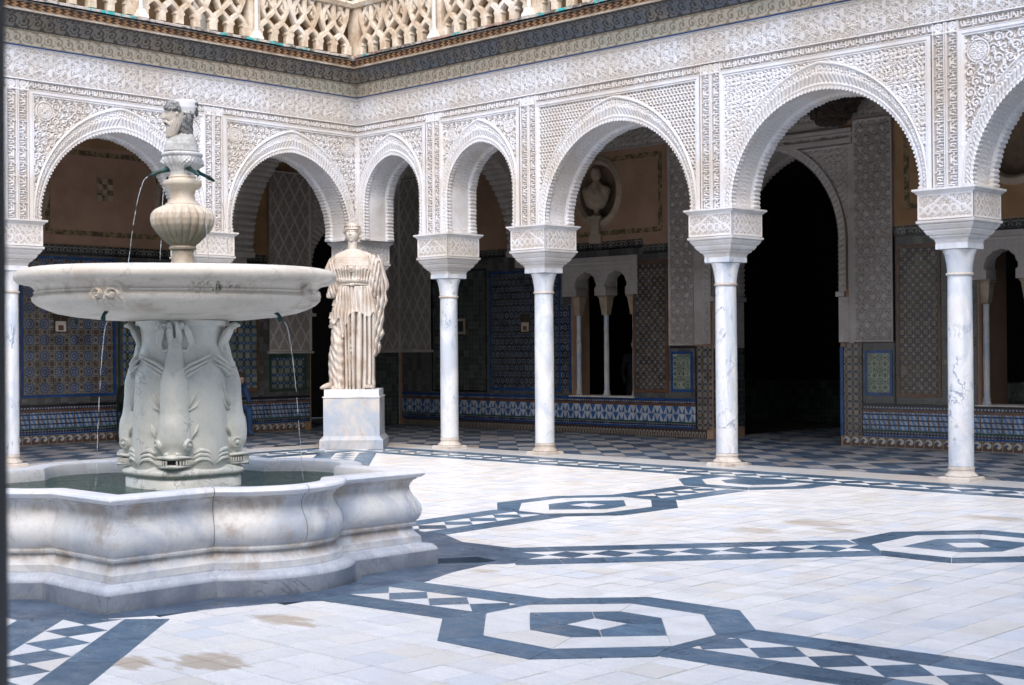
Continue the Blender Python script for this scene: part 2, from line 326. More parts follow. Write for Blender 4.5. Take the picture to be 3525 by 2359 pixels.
# glazed tile panels
def azulejo(name, kind, axis='x', s=.14, cols=None, grout=None):
    m, nt, b = new_mat(name, .28, .5); g, X, Y, Z = geo(nt)
    u = (X if axis == 'x' else Y) / s; v = Z / s
    p = u.frac() - .5; q = v.frac() - .5; r = (p * p + q * q).sqrt(); a = q.atan2(p)
    A, B, D, E = cols
    if kind == 'star':
        sr = r * ((a * 8).cos() * .2 + 1); c = mixc(nt, sr.lt(.40), A, B)
        c = mixc(nt, (sr - .40).abs().lt(.035), c, D); c = mixc(nt, sr.lt(.3) * (a * 8).cos().gt(-.2), c, E); c = mixc(nt, (sr - .2).abs().lt(.03), c, D); c = mixc(nt, r.lt(.07), c, D)
        p2 = (u + .5).frac() - .5; q2 = (v + .5).frac() - .5; r2 = (p2 * p2 + q2 * q2).sqrt(); a2 = q2.atan2(p2)
        c = mixc(nt, ((r2 * ((a2 * 4).cos() * .35 + 1)) - .17).abs().lt(.03), c, D); c = mixc(nt, ((r2 * ((a2 * 8).cos() * .3 + 1)) - .3).abs().lt(.02), c, D)
    elif kind == 'circle':
        c = mixc(nt, (r - .40).abs().lt(.06), A, B); x1 = ((p - q).abs()).min((p + q).abs()); c = mixc(nt, x1.lt(.07) * r.lt(.34), c, D)
        c = mixc(nt, r.lt(.12), c, E); c = mixc(nt, r.gt(.56), c, D)
    elif kind == 'flower':
        st = ((v.floor() * .5).frac()); p = (u + st).frac() - .5; r = (p * p + q * q).sqrt(); a = q.atan2(p)
        c = mixc(nt, ((r * ((a * 6).cos() * .25 + 1)) - .30).abs().lt(.055), A, D); c = mixc(nt, r.lt(.12), c, B); c = mixc(nt, p.abs().max(q.abs()).gt(.46), c, E)
    elif kind == 'tri':
        up = (u + (v.floor() * .5).frac()).frac(); k1 = (u.frac() - .5).abs() * 2; k2 = v.frac(); c = mixc(nt, (k1.lt(k2) - u.floor().mod(2)).abs(), D, B); c = mixc(nt, (u.frac() - .5).abs().gt(.46), c, D)
    elif kind == 'rhomb':
        up = (u + v.floor() * .33 + v.frac() * .45).frac(); c = mixc(nt, up.lt(.5), B, D); c = mixc(nt, v.frac().lt(.3), c, A); c = mixc(nt, ((u * .5).frac()).lt(.12), c, E)
    elif kind == 'check':
        c = mixc(nt, ((u.frac() - .5).abs() + (v.frac() - .5).abs()).lt(.33), A, D); c = mixc(nt, (u * .5).frac().lt(.5), c, B) if False else c; c = mixc(nt, ((u.frac() - .5).abs()).gt(.44), c, B)
    elif kind == 'net':
        w = ((u * 6.283).cos() * .5 + (v * 6.283).cos() * .5); w2 = (((u + v) * 6.283).sin() * ((u - v) * 6.283).sin()); c = mixc(nt, (w * .6 + w2 * .5).abs().lt(.16), A, D); c = mixc(nt, w.gt(.72), c, B); c = mixc(nt, w.lt(-.72), c, E)
    elif kind == 'palm':
        f = (r * ((a * 5 + 1.5).cos() * .45 + 1)); c = mixc(nt, f.lt(.33), A, D); c = mixc(nt, f.lt(.16), c, B); c = mixc(nt, q.abs().gt(.46), c, E)
    nz = noise(nt, 2.0, 4, .6); c = mixc(nt, rng_(nt, nz, .45, .7, 0, .35), c, tuple(x * .6 + .02 for x in A))
    ts = .145; gu = ((X if axis == 'x' else Y) / ts).frac(); gv = (Z / ts).frac()
    c = mixc(nt, ((gu - .5).abs().max((gv - .5).abs())).gt(.48) * .6, c, (.05, .045, .04))
    c = mixc(nt, rng_(nt, noise(nt, 6, 5, .7), .62, .7, 0, .5), c, (.28, .22, .18))
    cb = nt.nodes.new('ShaderNodeCombineXYZ'); nt.links.new(((X if axis == 'x' else Y) / ts).floor().o, cb.inputs[0]); nt.links.new((Z / ts).floor().o, cb.inputs[1]); wn_ = nt.nodes.new('ShaderNodeTexWhiteNoise'); nt.links.new(cb.outputs[0], wn_.inputs[0]); tv = S(nt, wn_.outputs[0])
    hv = nt.nodes.new('ShaderNodeHueSaturation'); nt.links.new((tv * .32 + .82).o, hv.inputs['Value']); nt.links.new(c, hv.inputs['Color']); c = hv.outputs[0]; nt.links.new((tv * .25 + .14).o, b.inputs['Roughness'])
    setc(nt, b, c); bump(nt, b, noise(nt, 12, 3) + tv * gu * 1.6, .3, .012); M[name] = m
NV = (.018, .03, .075); BL = (.03, .12, .34); WH = (.42, .42, .38); BR = (.10, .055, .03); GR = (.03, .10, .06); BK = (.015, .016, .02); OC = (.34, .19, .06); GY = (.045, .055, .06)
for ax in 'xy':
    azulejo('az_star_' + ax, 'star', ax, .28, ((.07, .04, .025), NV, (.24, .22, .18), (.02, .09, .26))); azulejo('az_circle_' + ax, 'circle', ax, .135, ((.10, .072, .045), (.012, .022, .05), (.22, .20, .165), (.22, .12, .045)))
    azulejo('az_flower_' + ax, 'flower', ax, .13, (BK, BL, (.22, .23, .22), (.03, .03, .05))); azulejo('az_net_' + ax, 'net', ax, .16, ((.03, .045, .05), BL, (.26, .26, .22), GR))
    azulejo('az_dark_' + ax, 'net', ax, .10, ((.02, .025, .03), (.08, .08, .07), (.12, .12, .10), GR)); azulejo('az_tri_' + ax, 'tri', ax, .14, (BL, (.03, .10, .26), (.42, .44, .46), BL))
    azulejo('az_rhomb_' + ax, 'rhomb', ax, .085, (NV, (.07, .2, .42), (.38, .38, .38), BR)); azulejo('az_check_' + ax, 'check', ax, .055, (NV, BR, (.34, .33, .32), BR))
    azulejo('az_palm_' + ax, 'palm', ax, .125, ((.02, .024, .025), (.05, .05, .04), (.22, .20, .17), BK)); azulejo('az_green_' + ax, 'star', ax, .19, ((.03, .09, .06), (.02, .06, .07), (.42, .40, .28), GR))
    azulejo('az_mix_' + ax, 'flower', ax, .072, (GY, (.02, .06, .16), (.17, .155, .13), (.16, .10, .05)))
    azulejo('az_brownnet_' + ax, 'net', ax, .12, ((.075, .06, .045), (.03, .055, .10), (.25, .23, .19), BR))
flat('gl_blue', (.015, .065, .21), .25, 5, .4, spec=.5); flat('gl_black', (.012, .013, .018), .25, 5, .4, spec=.5); flat('gl_rust', (.15, .065, .028), .3, 6, .5, spec=.5); flat('gl_green', (.015, .06, .035), .3, 5, .4, spec=.5)
# skirting tiles: a bird-like scroll on each
m, nt, b = new_mat('skirt_tile', .3, .5); oc = objco(nt); x = nt.nodes.new('ShaderNodeSeparateXYZ'); nt.links.new(oc, x.inputs[0])
p = S(nt, x.outputs[0]) / .16; q = S(nt, x.outputs[2]) / .16 - .5; r = (p * p + q * q).sqrt(); a = q.atan2(p)
h1 = (((r * 8 - a).sin()).gt(.1)) * r.lt(.42); c = mixc(nt, h1, (.09, .05, .035), (.44, .42, .36)); c = mixc(nt, ((p + .1).abs() + (q - .1).abs()).lt(.14), c, (.03, .08, .22))
c = mixc(nt, p.abs().max(q.abs()).gt(.45), c, (.30, .24, .19)); setc(nt, b, c); M['skirt_tile'] = m
m, nt, b = new_mat('skirt_arch', .3, .5); oc = objco(nt); x = nt.nodes.new('ShaderNodeSeparateXYZ'); nt.links.new(oc, x.inputs[0])
p = (S(nt, x.outputs[0]) / .08).frac() - .5; q = S(nt, x.outputs[2]) / .16 - .45; c = mixc(nt, ((p * p * 3 + (q.max(0) * q.max(0)) * 6).sqrt() - .5).abs().lt(.16) * q.gt(-.4), (.045, .03, .03), (.30, .26, .2)); setc(nt, b, c); M['skirt_arch'] = m
# ------------------------------------------------------------ relief patterns (numpy height fields)
def sst(x, a, b): t = np.clip((x - a) / (b - a), 0, 1); return t * t * (3 - 2 * t)
def arab(u, v, s, seed=0.):
    a = u / s * 2 * PI + seed; b = v / s * 2 * PI + seed * 1.7
    w1 = np.sin(a + 1.4 * np.sin(b * .5 + 1.1) + .6 * np.sin(b)); w2 = np.sin(b + 1.4 * np.sin(a * .5 + .3) + .6 * np.sin(a))
    f = np.abs(w1 * w2); g = np.abs(np.sin((a + b) * .5 + .9 * np.sin(a - b)))
    return np.clip(sst(f, .05, .35) * .75 + sst(g, .55, .9) * .35, 0, 1)
def ridge(d, w): return np.clip(1 - np.abs(d) / w, 0, 1) ** .6
def per(x, p): return (x / p - np.round(x / p)) * p
def scroll(u, v, s=.17):
    row = np.floor(v / (s * .86) + .5); x = per(u + s * .5 * (row % 2), s); y = per(v, s * .86); r = np.hypot(x, y); col = np.floor((u + s * .5 * (row % 2)) / s + .5); sg = np.where((row + col) % 2 > 0, 1, -1)
    a = np.arctan2(y, x) * sg; f = np.abs(((a / (2 * PI) - r / (s * .30)) % 1) - .5) * 2; sp = np.where(r < s * .42, sst(1 - f, .25, .6), 0); sp = np.maximum(sp, (r < s * .09) * 1.)
    ln = ridge(np.sin(u / s * 2 * PI + 1.5 * np.sin(v / s * 2.3)) * .5 - np.sin(v / s * 4.1) * .5, .20)
    return np.clip(np.maximum(sp, ln * .8 * (r > s * .36)) * .85 + arab(u, v, .045, 2.) * .35 * (sp < .3), 0, 1)
def strap(u, v, P=.29, H=.45):
    """star strapwork with smooth lozenges between"""
    q = np.maximum.reduce([ridge(per(u * .5 + v * .866, P / 3), .012), ridge(per(-u * .5 + v * .866, P / 3), .012), ridge(per(u + .02, P / 2), .010)])
    x = per(u, P); y = v - H * .5; r = np.hypot(x, y); t = np.arctan2(y, x)
    star = np.maximum(ridge(r * (1 + .14 * np.cos(8 * t)) - .085, .016), ridge(r - .045, .010) * .7); ros = (r < .03) * 1.
    xo = per(u + P / 2, P); pad = (np.hypot(xo / .030, (np.abs(y) - .10) / .060) < 1) * .8
    h = np.maximum.reduce([q * (.45 + .35 * (r < .16)), star, ros, pad]); h = np.maximum(h, arab(u, v, .05) * .45)
    return h
KB = ["..##..#.#.#....#..#.#.#...", "..#...#.#.#.##.#..#.#.#.##", "..#...#.#.#..#.#..#.#.#..#", "###.###.#.##.#.####.#.##.#", "#...#.#.#..#.#.#..#.#..#.#", "#####.###..###.#..###..###", "......#..........#........"]
KB = np.array([[1. if ch == '#' else 0. for ch in r] for r in KB])
def kufic(al, ac, unit=.34):
    i = np.floor((al / unit % 1) * KB.shape[1]).astype(int) % KB.shape[1]; j = np.clip(np.floor((1 - ac) * (KB.shape[0] + 1)).astype(int), 0, KB.shape[0] - 1)
    f = (al / unit % 1 * KB.shape[1]) % 1
    return KB[j, i] * np.where((f < .78) | (KB[j, (i + 1) % KB.shape[1]] > 0), 1, .25) * ((ac > .06) & (ac < .94))
def rosette(x, y, r0):
    r = np.hypot(x, y); t = np.arctan2(y, x)
    h = np.maximum.reduce([ridge(r - r0, .014), ridge(r - r0 * .8, .008) * .8, (r < r0 * .8) * (.35 + .4 * (np.cos(t * 12) * np.cos(r / r0 * 16) > 0)), (r < r0 * .14) * 1.])
    return np.where(r < r0 + .02, h, -1)
class Wall:
    def __init__(s, ax): s.ax = ax
    def P(s, u, o, z):
        u, o, z = np.broadcast_arrays(np.asarray(u, float), np.asarray(o, float), np.asarray(z, float))
        return np.stack([u, -o, z], -1) if s.ax == 'R' else np.stack([o, -u, z], -1)
ZS, ZC, ZO = 3.47, 4.86, 5.225
def arch_curve(a, z0, zc, zs, n, fl=.02):
    h = zc - zs
    if h >= a: Rr = (a * a + h * h) / (2 * a); cx = Rr - a; t1 = math.acos(max(-1, min(1, cx / Rr))) if Rr > 0 else PI / 2; th = np.linspace(0, t1, 200); X = cx - Rr * np.cos(th); Z = zs + Rr * np.sin(th)
    else: th = np.linspace(0, PI / 2, 200); X = -a * np.cos(th); Z = zs + h * np.sin(th)
    zl = np.linspace(z0, zs, 30)[:-1] if zs > z0 + .01 else np.array([])
    X = np.concatenate([np.full(len(zl), -a), X]); Z = np.concatenate([zl, Z])
    X = X + fl * np.clip(1 - (Z - z0) / .14, 0, 1) ** 1.5
    X = np.concatenate([X, -X[::-1][1:]]); Z = np.concatenate([Z, Z[::-1][1:]])
    L = np.concatenate([[0], np.cumsum(np.hypot(np.diff(X), np.diff(Z)))]); s = np.linspace(0, L[-1], n)
    return np.interp(s, L, X), np.interp(s, L, Z), s
def inward(X, Z):
    dx = np.gradient(X); dz = np.gradient(Z); l = np.hypot(dx, dz); return dz / l, -dx / l
def tooth(s, p): return (1 - np.abs((s / p % 1) * 2 - 1)) ** .8
def build_arcade(W, root, cols, lace_kinds, half=.32, first=.50, inner=False):
    nb = len(cols) - 1
    st = .0125
    for i in range(nb):
        ua = cols[i] + (first if i == 0 else half); ub = cols[i + 1] - half; cu = (ua + ub) / 2; a = (ub - ua) / 2
        sgap = max(0, 1.39 - 1.06 * a) if a < 1.3 else .0
        n = int((2 * a + 2.6) / .0125)
        X, Z, s = arch_curve(a, ZS, ZC, ZS + sgap, n); X2, Z2, s2 = arch_curve(a + .105, ZS, ZO, ZS + sgap * 1.02 + .03, n, 0)
        nx, nz = inward(X, Z)
        # archivolt ring, front face
        m = 30; r = np.linspace(0, 1, m)[:, None]
        tt = .026 * tooth(s, .055)[None] * np.clip(1 - r / .13, 0, 1)
        GX = X[None] * (1 - r) + X2[None] * r + nx[None] * tt; GZ = Z[None] * (1 - r) + Z2[None] * r + nz[None] * tt
        S_ = np.broadcast_to(s[None], GX.shape); sg = np.sign(S_ - s[-1] / 2)
        h = np.where(r < .13, .02 + .014 * tooth(S_, .055), np.where(r < .18, .042, np.where(r < .50, .006 + .04 * ((r - .18) / .32) ** 1.3 + .011 * np.sin(2 * PI * (S_ / .058 + sg * 2.6 * r)), np.where(r < .555, .045 + .012 * np.sin(2 * PI * S_ / .045), np.where(r < .85, .028 + .02 * arab(S_, r * .3, .075, i), np.where(r < .95, .062, .02))))))
        pat = np.where(r < .13, .6, np.where((r > .555) & (r < .85), arab(S_, r * .3, .075, i), np.where((r > .18) & (r < .5), .62 + .22 * np.sin(2 * PI * (S_ / .058 + sg * 2.6 * r)), 1.)))
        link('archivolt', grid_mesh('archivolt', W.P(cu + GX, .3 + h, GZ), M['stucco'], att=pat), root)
        # soffit with serrated ribs
        m = 34; t = np.linspace(0, 1, m)[:, None]; S_ = np.broadcast_to(s[None], (m, n))
        fr = np.clip(1 - (t - .13) / .02, 0, 1); bk = np.clip((t - .73) / .02, 0, 1)
        ins = np.where(t < .16, (.006 + .020 * tooth(S_, .055)) * fr, np.where(t > .72, bk * (.010 + .026 * tooth(S_, .060) + .012 * tooth(S_, .24)), 0)) - .012 * ((t > .16) & (t < .72)) * (1 - arab(S_, t * .6, .11, i) * .8)
        ins = np.where(t > .985, ins * .3, ins)
        GX = X[None] + nx[None] * ins; GZ = Z[None] + nz[None] * ins
        pat = np.where((t > .16) & (t < .72), .3 + .5 * arab(S_, t * .6, .11, i), 1.)
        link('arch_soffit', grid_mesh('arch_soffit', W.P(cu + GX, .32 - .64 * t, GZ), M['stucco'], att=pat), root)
        # rear face
        b = W.P(np.stack([cu + X, cu + X]), -.3, np.stack([Z, np.full(n, 5.95)])); link('rear_face', grid_mesh('rear_face', b, M['stucco_plain']), root)
        # spandrel panel with frame
        u0 = cols[i] + (.17 if i else .3); u1 = cols[i + 1] - .17
        U = np.arange(u0, u1 + st, st); V = np.arange(ZS, 5.292, st); UU, VV = np.meshgrid(U, V)
        zo = np.interp(UU, cu + X2, Z2, left=0, right=0)     # outer curve is single valued apart from its legs
        kind = lace_kinds[i]; du = np.minimum(UU - u0, u1 - UU); dt = 5.29 - VV
        if kind == 'grid': h = np.maximum(ridge(per(UU + .5 * per(VV, .09), .06), .018), ridge(per(VV, .045), .012)) * .8
        elif kind == 'heavy': h = arab(UU, VV, .12, 2.) * .8 + arab(UU, VV, .05, 1.) * .3
        else: h = scroll(UU, VV, .115 + .006 * i)
        pat = h.copy(); h = h * .034
        if kind == 'medal':
            for mu in (u0 + .24, u1 - .24):
                ro = rosette(UU - mu, VV - 5.02, .13 if a > .9 else .10); h = np.where(ro >= 0, .01 + ro * .022, h); pat = np.where(ro >= 0, ro, pat)
        e = np.minimum(du, dt)
        fr = np.where(e < .05, .048, np.where(e < .062, .03, np.where(e < .075, .04, -1))); h = np.where(fr >= 0, fr, h); pat = np.where(fr >= 0, 1., pat)
        inside = (np.abs(UU - cu) < a + .085) & (VV < zo - .02)
        k = ~(inside[:-1, :-1] | inside[1:, 1:])
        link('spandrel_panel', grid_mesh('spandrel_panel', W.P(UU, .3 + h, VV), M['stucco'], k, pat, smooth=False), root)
    for j, uc in enumerate(cols):
        if j == 0: continue
        U = np.arange(uc - .17, uc + .1705, .0085); V = np.arange(ZS, 5.42, .012); UU, VV = np.meshgrid(U, V); x = UU - uc
        ac = np.where(x < 0, (x + .15) / .125, (x - .025) / .125); k = kufic(VV + j * .1, ac, .38) * ((ac > 0) & (ac < 1))
        top = VV > 5.29; rx = np.where(x < 0, x + .0875, x - .0875); ros = rosette(rx, VV - 5.355, .05)
        k = np.where(top, np.where(ros >= 0, ros, .2), k); ln = (np.abs(np.abs(x) - .0125) < .009) | (np.abs(np.abs(x) - .16) < .009) | (np.abs(VV - 5.29) < .009)
        h = np.where(ln, .034, .008 + .022 * k)
        link('pilaster_strip', grid_mesh('pilaster_strip', W.P(UU, .3 + h, VV), M['stucco'], att=np.where(ln, 1, .25 + .75 * k), smooth=False), root)
        MB_ = MB(); p0 = W.P(uc - half, -.3, ZS); p1 = W.P(uc + half, .29, ZS + .02); lo = np.minimum(p0, p1); hi = np.maximum(p0, p1)
        MB_.box(lo[0], hi[0], lo[1], hi[1], ZS, 5.9); MB_.build('pier_core', M['stucco_plain'], root)
    # inscription band and lace frieze
    u1 = cols[-1]
    U = np.arange(.3, u1, .0125); V = np.arange(5.29, 5.4251, .0085); UU, VV = np.meshgrid(U, V); ac = (VV - 5.302) / .11
    nearcol = np.min([np.abs(UU - c) for c in cols[1:]], 0) < .17
    k = kufic(UU, ac, .42); ln = (ac < .02) | (ac > .98); h = np.where(ln, .036, .008 + .022 * k)
    kk = ~(nearcol[:-1, :-1] & nearcol[1:, 1:])
    link('inscription_band', grid_mesh('inscription_band', W.P(UU, .3 + h, VV), M['stucco'], kk, np.where(ln, 1, .2 + .8 * k), smooth=False), root)
    V = np.arange(5.425, 5.905, .0125); UU, VV = np.meshgrid(U, V); h = strap(UU, VV - 5.435); ln = (VV < 5.445) | (VV > 5.885)
    link('lace_frieze', grid_mesh('lace_frieze', W.P(UU, .3 + np.where(ln, .036, .003 + .026 * h), VV), M['stucco'], att=np.where(ln, 1, .1 + .9 * h), smooth=False), root)
    # cornice coves
    prof = np.array([(.33, 5.9), (.345, 5.915), (.335, 5.93), (.35, 5.97), (.38, 6.04), (.42, 6.105)]); prof2 = np.array([(.42, 6.105), (.445, 6.112), (.44, 6.125), (.47, 6.17), (.54, 6.225), (.63, 6.262), (.70, 6.28), (.705, 6.295)])
    for nm, pf, mt, sc_ in (('painted_cove', prof, 'cove_tan', .20), ('painted_cove', prof2, 'cove_dark', .24)):
        d = np.concatenate([[0], np.cumsum(np.hypot(*np.diff(pf, axis=0).T))]); tt = np.linspace(0, d[-1], 16); oo = np.interp(tt, d, pf[:, 0]); zz = np.interp(tt, d, pf[:, 1])
        U = np.arange(0, u1 - .3, .0125); UU = .3 + np.broadcast_to(U, (16, len(U))); T = np.broadcast_to(tt[:, None], UU.shape); O = np.broadcast_to(oo[:, None], UU.shape).copy(); Zz = np.broadcast_to(zz[:, None], UU.shape)
        ph = UU / sc_ * 2 * PI; yy = (T / d[-1] - .5); vine = ridge(yy - .28 * np.sin(ph), .15); xr = per(UU, sc_ / 2); rr = np.hypot(xr, (yy - .22 * np.cos(ph * 1)) * d[-1]); curl = ridge(rr - .036, .014); lines = (np.abs(np.abs(yy) - .44) < .03) * 1.
        pt = np.maximum(np.clip(scroll(UU, T + .02, sc_ * .8) * 1.15 - .15, 0, 1) * .75, lines * .7)
        UU2 = UU.copy(); UU2[:, 0] = O[:, 0]         # mitre at the corner
        UU2 = np.maximum(UU2, O)
        link(nm, grid_mesh(nm, W.P(UU2, O + .006 * pt, Zz), M[mt], att=pt), root)
    G = np.stack([W.P(np.array([o, u1]), np.array([o, o]), z) for o, z in ((.338, 5.888), (.342, 5.90), (.336, 5.912))]); link('blue_fillet', grid_mesh('blue_fillet', G, M['gl_blue'], smooth=False), root)
    # soffit strip, chain band, glazed drip tiles
    for nm, mt, pf in (('cornice_fillet', 'sandstone', [(.705, 6.295), (.735, 6.297), (.735, 6.318), (.75, 6.32)]), ('chain_band', 'chain_band', [(.75, 6.32), (.752, 6.41)]), ('cornice_bed', 'grime', [(.752, 6.41), (.77, 6.412), (.77, 6.425), (.40, 6.55)])):
        pf = np.array(pf); U = np.array([0, u1]); G = np.stack([W.P(np.maximum(U, o), o, z) for o, z in pf]); G = np.stack([W.P(np.array([o, u1]), np.array([o, o]), z) for o, z in pf])
        link(nm, grid_mesh(nm, G, M[mt], smooth=False), root)
    tl = None; x = .80
    while x < u1 - .3:
        w = .24
        if tl is None:
            b = MB(); w_ = .236; b.poly([(-.118, -.10), (.118, -.10), (.118, .14), (-.118, .14)], -.018, .02, .008); tl = b.mesh('glazed_tile', M['glaze'])
            for v in tl.vertices: v.co.z += (v.co.y + .1) * .18
        o = link('glazed_tile', tl, root); p = W.P(x + .12, .71, 6.455); o.location = p
        o.rotation_euler = (rng.normal(0, .02), rng.normal(0, .02), 0 if W.ax == 'R' else PI / 2); x += w
    return
WR, WL = Wall('R'), Wall('L')
COLR = [0, 2.22, 4.33, 7.70, 11.09, 14.5]; COLL = [0, 3.22, 6.45, 9.7]
arR = tag(empty('arcade_wall', (7, 0, ZS)), 'carved white stucco arcade wall on the right, with five arches and star-pattern frieze', 'wall')
arL = tag(empty('arcade_wall', (0, -5, ZS)), 'carved grey-white stucco arcade wall on the left, behind the fountain', 'wall')
arR.location = (0, 0, 0); arL.location = (0, 0, 0)
build_arcade(WR, arR, COLR, ['scroll', 'medal', 'grid', 'heavy', 'medal'])
build_arcade(WL, arL, COLL, ['medal', 'medal', 'medal'])
# corner pier core
b = MB(); b.box(-.3, .5, -.29, .3, ZS, 5.9); b.build('pier_core', M['stucco_plain'], arR); b = MB(); b.box(-.3, .29, -.5, -.295, ZS + .003, 5.88); b.build('pier_core', M['stucco_plain'], arL)

# ------------------------------------------------------------ columns
def face_relief(side, z0, z1, k):
    n = int(side * 2 / .0125); U = np.linspace(-side, side, n); V = np.linspace(z0, z1, int((z1 - z0) / .0125)); UU, VV = np.meshgrid(U, V)
    x = UU; y = (VV - z0) / (z1 - z0)
    bd = (np.minimum(side - np.abs(x), np.minimum(VV - z0, z1 - VV)) < .022)
    if k == 0: d = np.maximum(ridge(np.hypot(per(x, .11), (y - .38) * .31) - .045, .012), ridge(np.abs(x) * .55 + (y - .95) * .31 * .8, .014))
    else: d = np.maximum(ridge(per(x + .5 * per(VV, .1), .088), .014), ridge(np.hypot(per(x, .16), per(VV, .16)) - .055, .012))
    h = np.maximum(d, arab(x, VV, .06, k) * .55); h = np.where(bd, 1., h)
    return UU, VV, h
def make_column(label, grp='marble columns of the courtyard arcade', ly=0):
    t = tag(empty('marble_column'), label, 'column', grp)
    b = MB(); b.square([(.365, 3.405), (.375, 3.42), (.385, 3.43), (.405, 3.445), (.405, ZS - .002)]); b.build('impost_slab', M['stucco_plain'], t)
    b = MB(); b.square([(.345, 3.09), (.345, 3.41)]); blk = b.build('impost_block', M['stucco_plain'], t)
    for k, rz in enumerate((0, PI / 2, PI, -PI / 2)):
        UU, VV, h = face_relief(.35, 3.10, 3.405, k % 2)
        P = np.stack([UU, -.347 - .012 * h, VV], -1); o = link('carved_panel', grid_mesh('carved_panel', P, M['stucco'], att=h), blk); o.rotation_euler = (0, 0, rz)
    b = MB(); b.square([(.35, 3.055), (.365, 3.06), (.37, 3.075), (.37, 3.09), (.35, 3.092)][::1]); b.square([(.20, 2.825), (.215, 2.87), (.255, 2.90), (.255, 2.92), (.275, 2.925), (.30, 2.965), (.30, 2.985), (.315, 2.99), (.345, 3.035), (.345, 3.054)]); b.build('stepped_corbel', M['stucco_plain'], t)
    b = MB(); b.square([(.20, 2.752), (.205, 2.757), (.205, 2.82), (.20, 2.824)]); b.build('abacus', M['marble_shaft'], t)
    b = MB(); b.lathe([(.146, 2.475), (.148, 2.52), (.158, 2.60), (.175, 2.68), (.192, 2.725), (.197, 2.745), (.19, 2.751)], 36); b.build('capital', M['marble_shaft'], t, 40)
    b = MB(); b.lathe([(.147, 2.44), (.158, 2.445), (.163, 2.458), (.158, 2.471), (.148, 2.474)], 36); b.build('neck_ring', M['marble_base'], t, 40)
    b = MB(); b.lathe([(.146, .172), (.147, .9), (.146, 1.6), (.141, 2.44)], 40); b.build('shaft', M['marble_shaft'], t, 60)
    b = MB(); b.lathe([(.15, .168), (.154, .16), (.154, .135), (.147, .128), (.150, .105), (.165, .085), (.185, .075), (.192, .06), (.188, .046)], 36); b.build('base_moulding', M['marble_base'], t, 40)
    b = MB(); b.square([(.20, .0), (.198, .035), (.188, .045)]); b.build('plinth', M['marble_base'], t)
    return t
cspec = [((0, 0), 'white marble column in the courtyard corner, hidden behind the marble statue'),
         ((2.22, 0), 'blue-veined marble column standing nearest right of the marble statue'), ((4.33, 0), 'cracked blue-veined marble column left of the paired window, second to the right of the statue'),
         ((7.70, 0), 'marble column with swirling veins beside the dark doorway'), ((11.09, 0), 'smoothest and nearest marble column, at the right side of the view'), ((14.5, 0), 'white marble column past the right edge of the view'),
         ((0, -3.22), 'marble column mostly hidden behind the fountain vase, only its carved impost showing'), ((0, -6.45), 'marble column at the far left edge beside the dark iron post'), ((0, -9.7), 'white marble column past the left edge of the view')]
c0 = None
for (x, y), lb in cspec:
    if c0 is None: c0 = make_column(lb); t = c0
    else: t = copy_tree(c0); t['label'] = lb
    t.location = (x, y, 0)
# ------------------------------------------------------------ ground of the court
CX, CY = 9.79, -9.98
A_, CH, SG = 1.385, .585, .29          # fountain base: half side, half chord and bulge of each lobe
def fountain_outline(n=14):
    """points and mitre normals, counter-clockwise, relative to the fountain centre"""
    Rr = (CH * CH + SG * SG) / (2 * SG); ha = math.asin(CH / Rr); q = []
    for i in range(n + 1):
        t = -ha + 2 * ha * i / n; q.append((A_ + Rr * math.cos(t) - (Rr - SG), Rr * math.sin(t), math.cos(t), math.sin(t)))
    m = math.cos(ha / 2)
    f = q[0]; q[0] = (f[0], f[1], math.cos(-ha / 2) / m, math.sin(-ha / 2) / m); f = q[-1]; q[-1] = (f[0], f[1], math.cos(ha / 2) / m, math.sin(ha / 2) / m)
    q = [(A_, -(A_ + CH) / 2, 1, 0)] + q + [(A_, (A_ + CH) / 2, 1, 0), (A_, A_, 1, 1)]
    out = []
    for k in range(4):
        c, s = [(1, 0), (0, 1), (-1, 0), (0, -1)][k]
        out += [(x * c - y * s, x * s + y * c, a * c - b * s, a * s + b * c) for x, y, a, b in q]
    return out
FO = fountain_outline()
def off_outline(d): return [(CX + x + a * d, CY + y + b * d) for x, y, a, b in FO]
apron_out = [(11.47, -11.20), (11.55, -10.8), (11.70, -10.38), (11.86, -10.15), (11.86, -9.6), (11.78, -9.30), (11.60, -8.85), (11.52, -8.42), (11.62, -8.33), (11.66, -8.12), (11.42, -7.90), (11.08, -7.66), (10.5, -7.69), (10.03, -7.45), (9.5, -7.45), (8.9, -7.75), (8.2, -7.8), (7.7, -8.2), (7.6, -9.2), (7.55, -10.0), (7.6, -11.0), (8.0, -11.8), (8.9, -12.1), (9.9, -12.05), (10.4, -11.86), (10.9, -11.84), (11.12, -11.84)]
def inpoly(x, y, P):
    c = False; n = len(P)
    for i in range(n):
        x1, y1 = P[i][:2]; x2, y2 = P[(i + 1) % n][:2]
        if (y1 > y) != (y2 > y) and x < (x2 - x1) * (y - y1) / (y2 - y1) + x1: c = not c
    return c
ap_in = off_outline(.045)
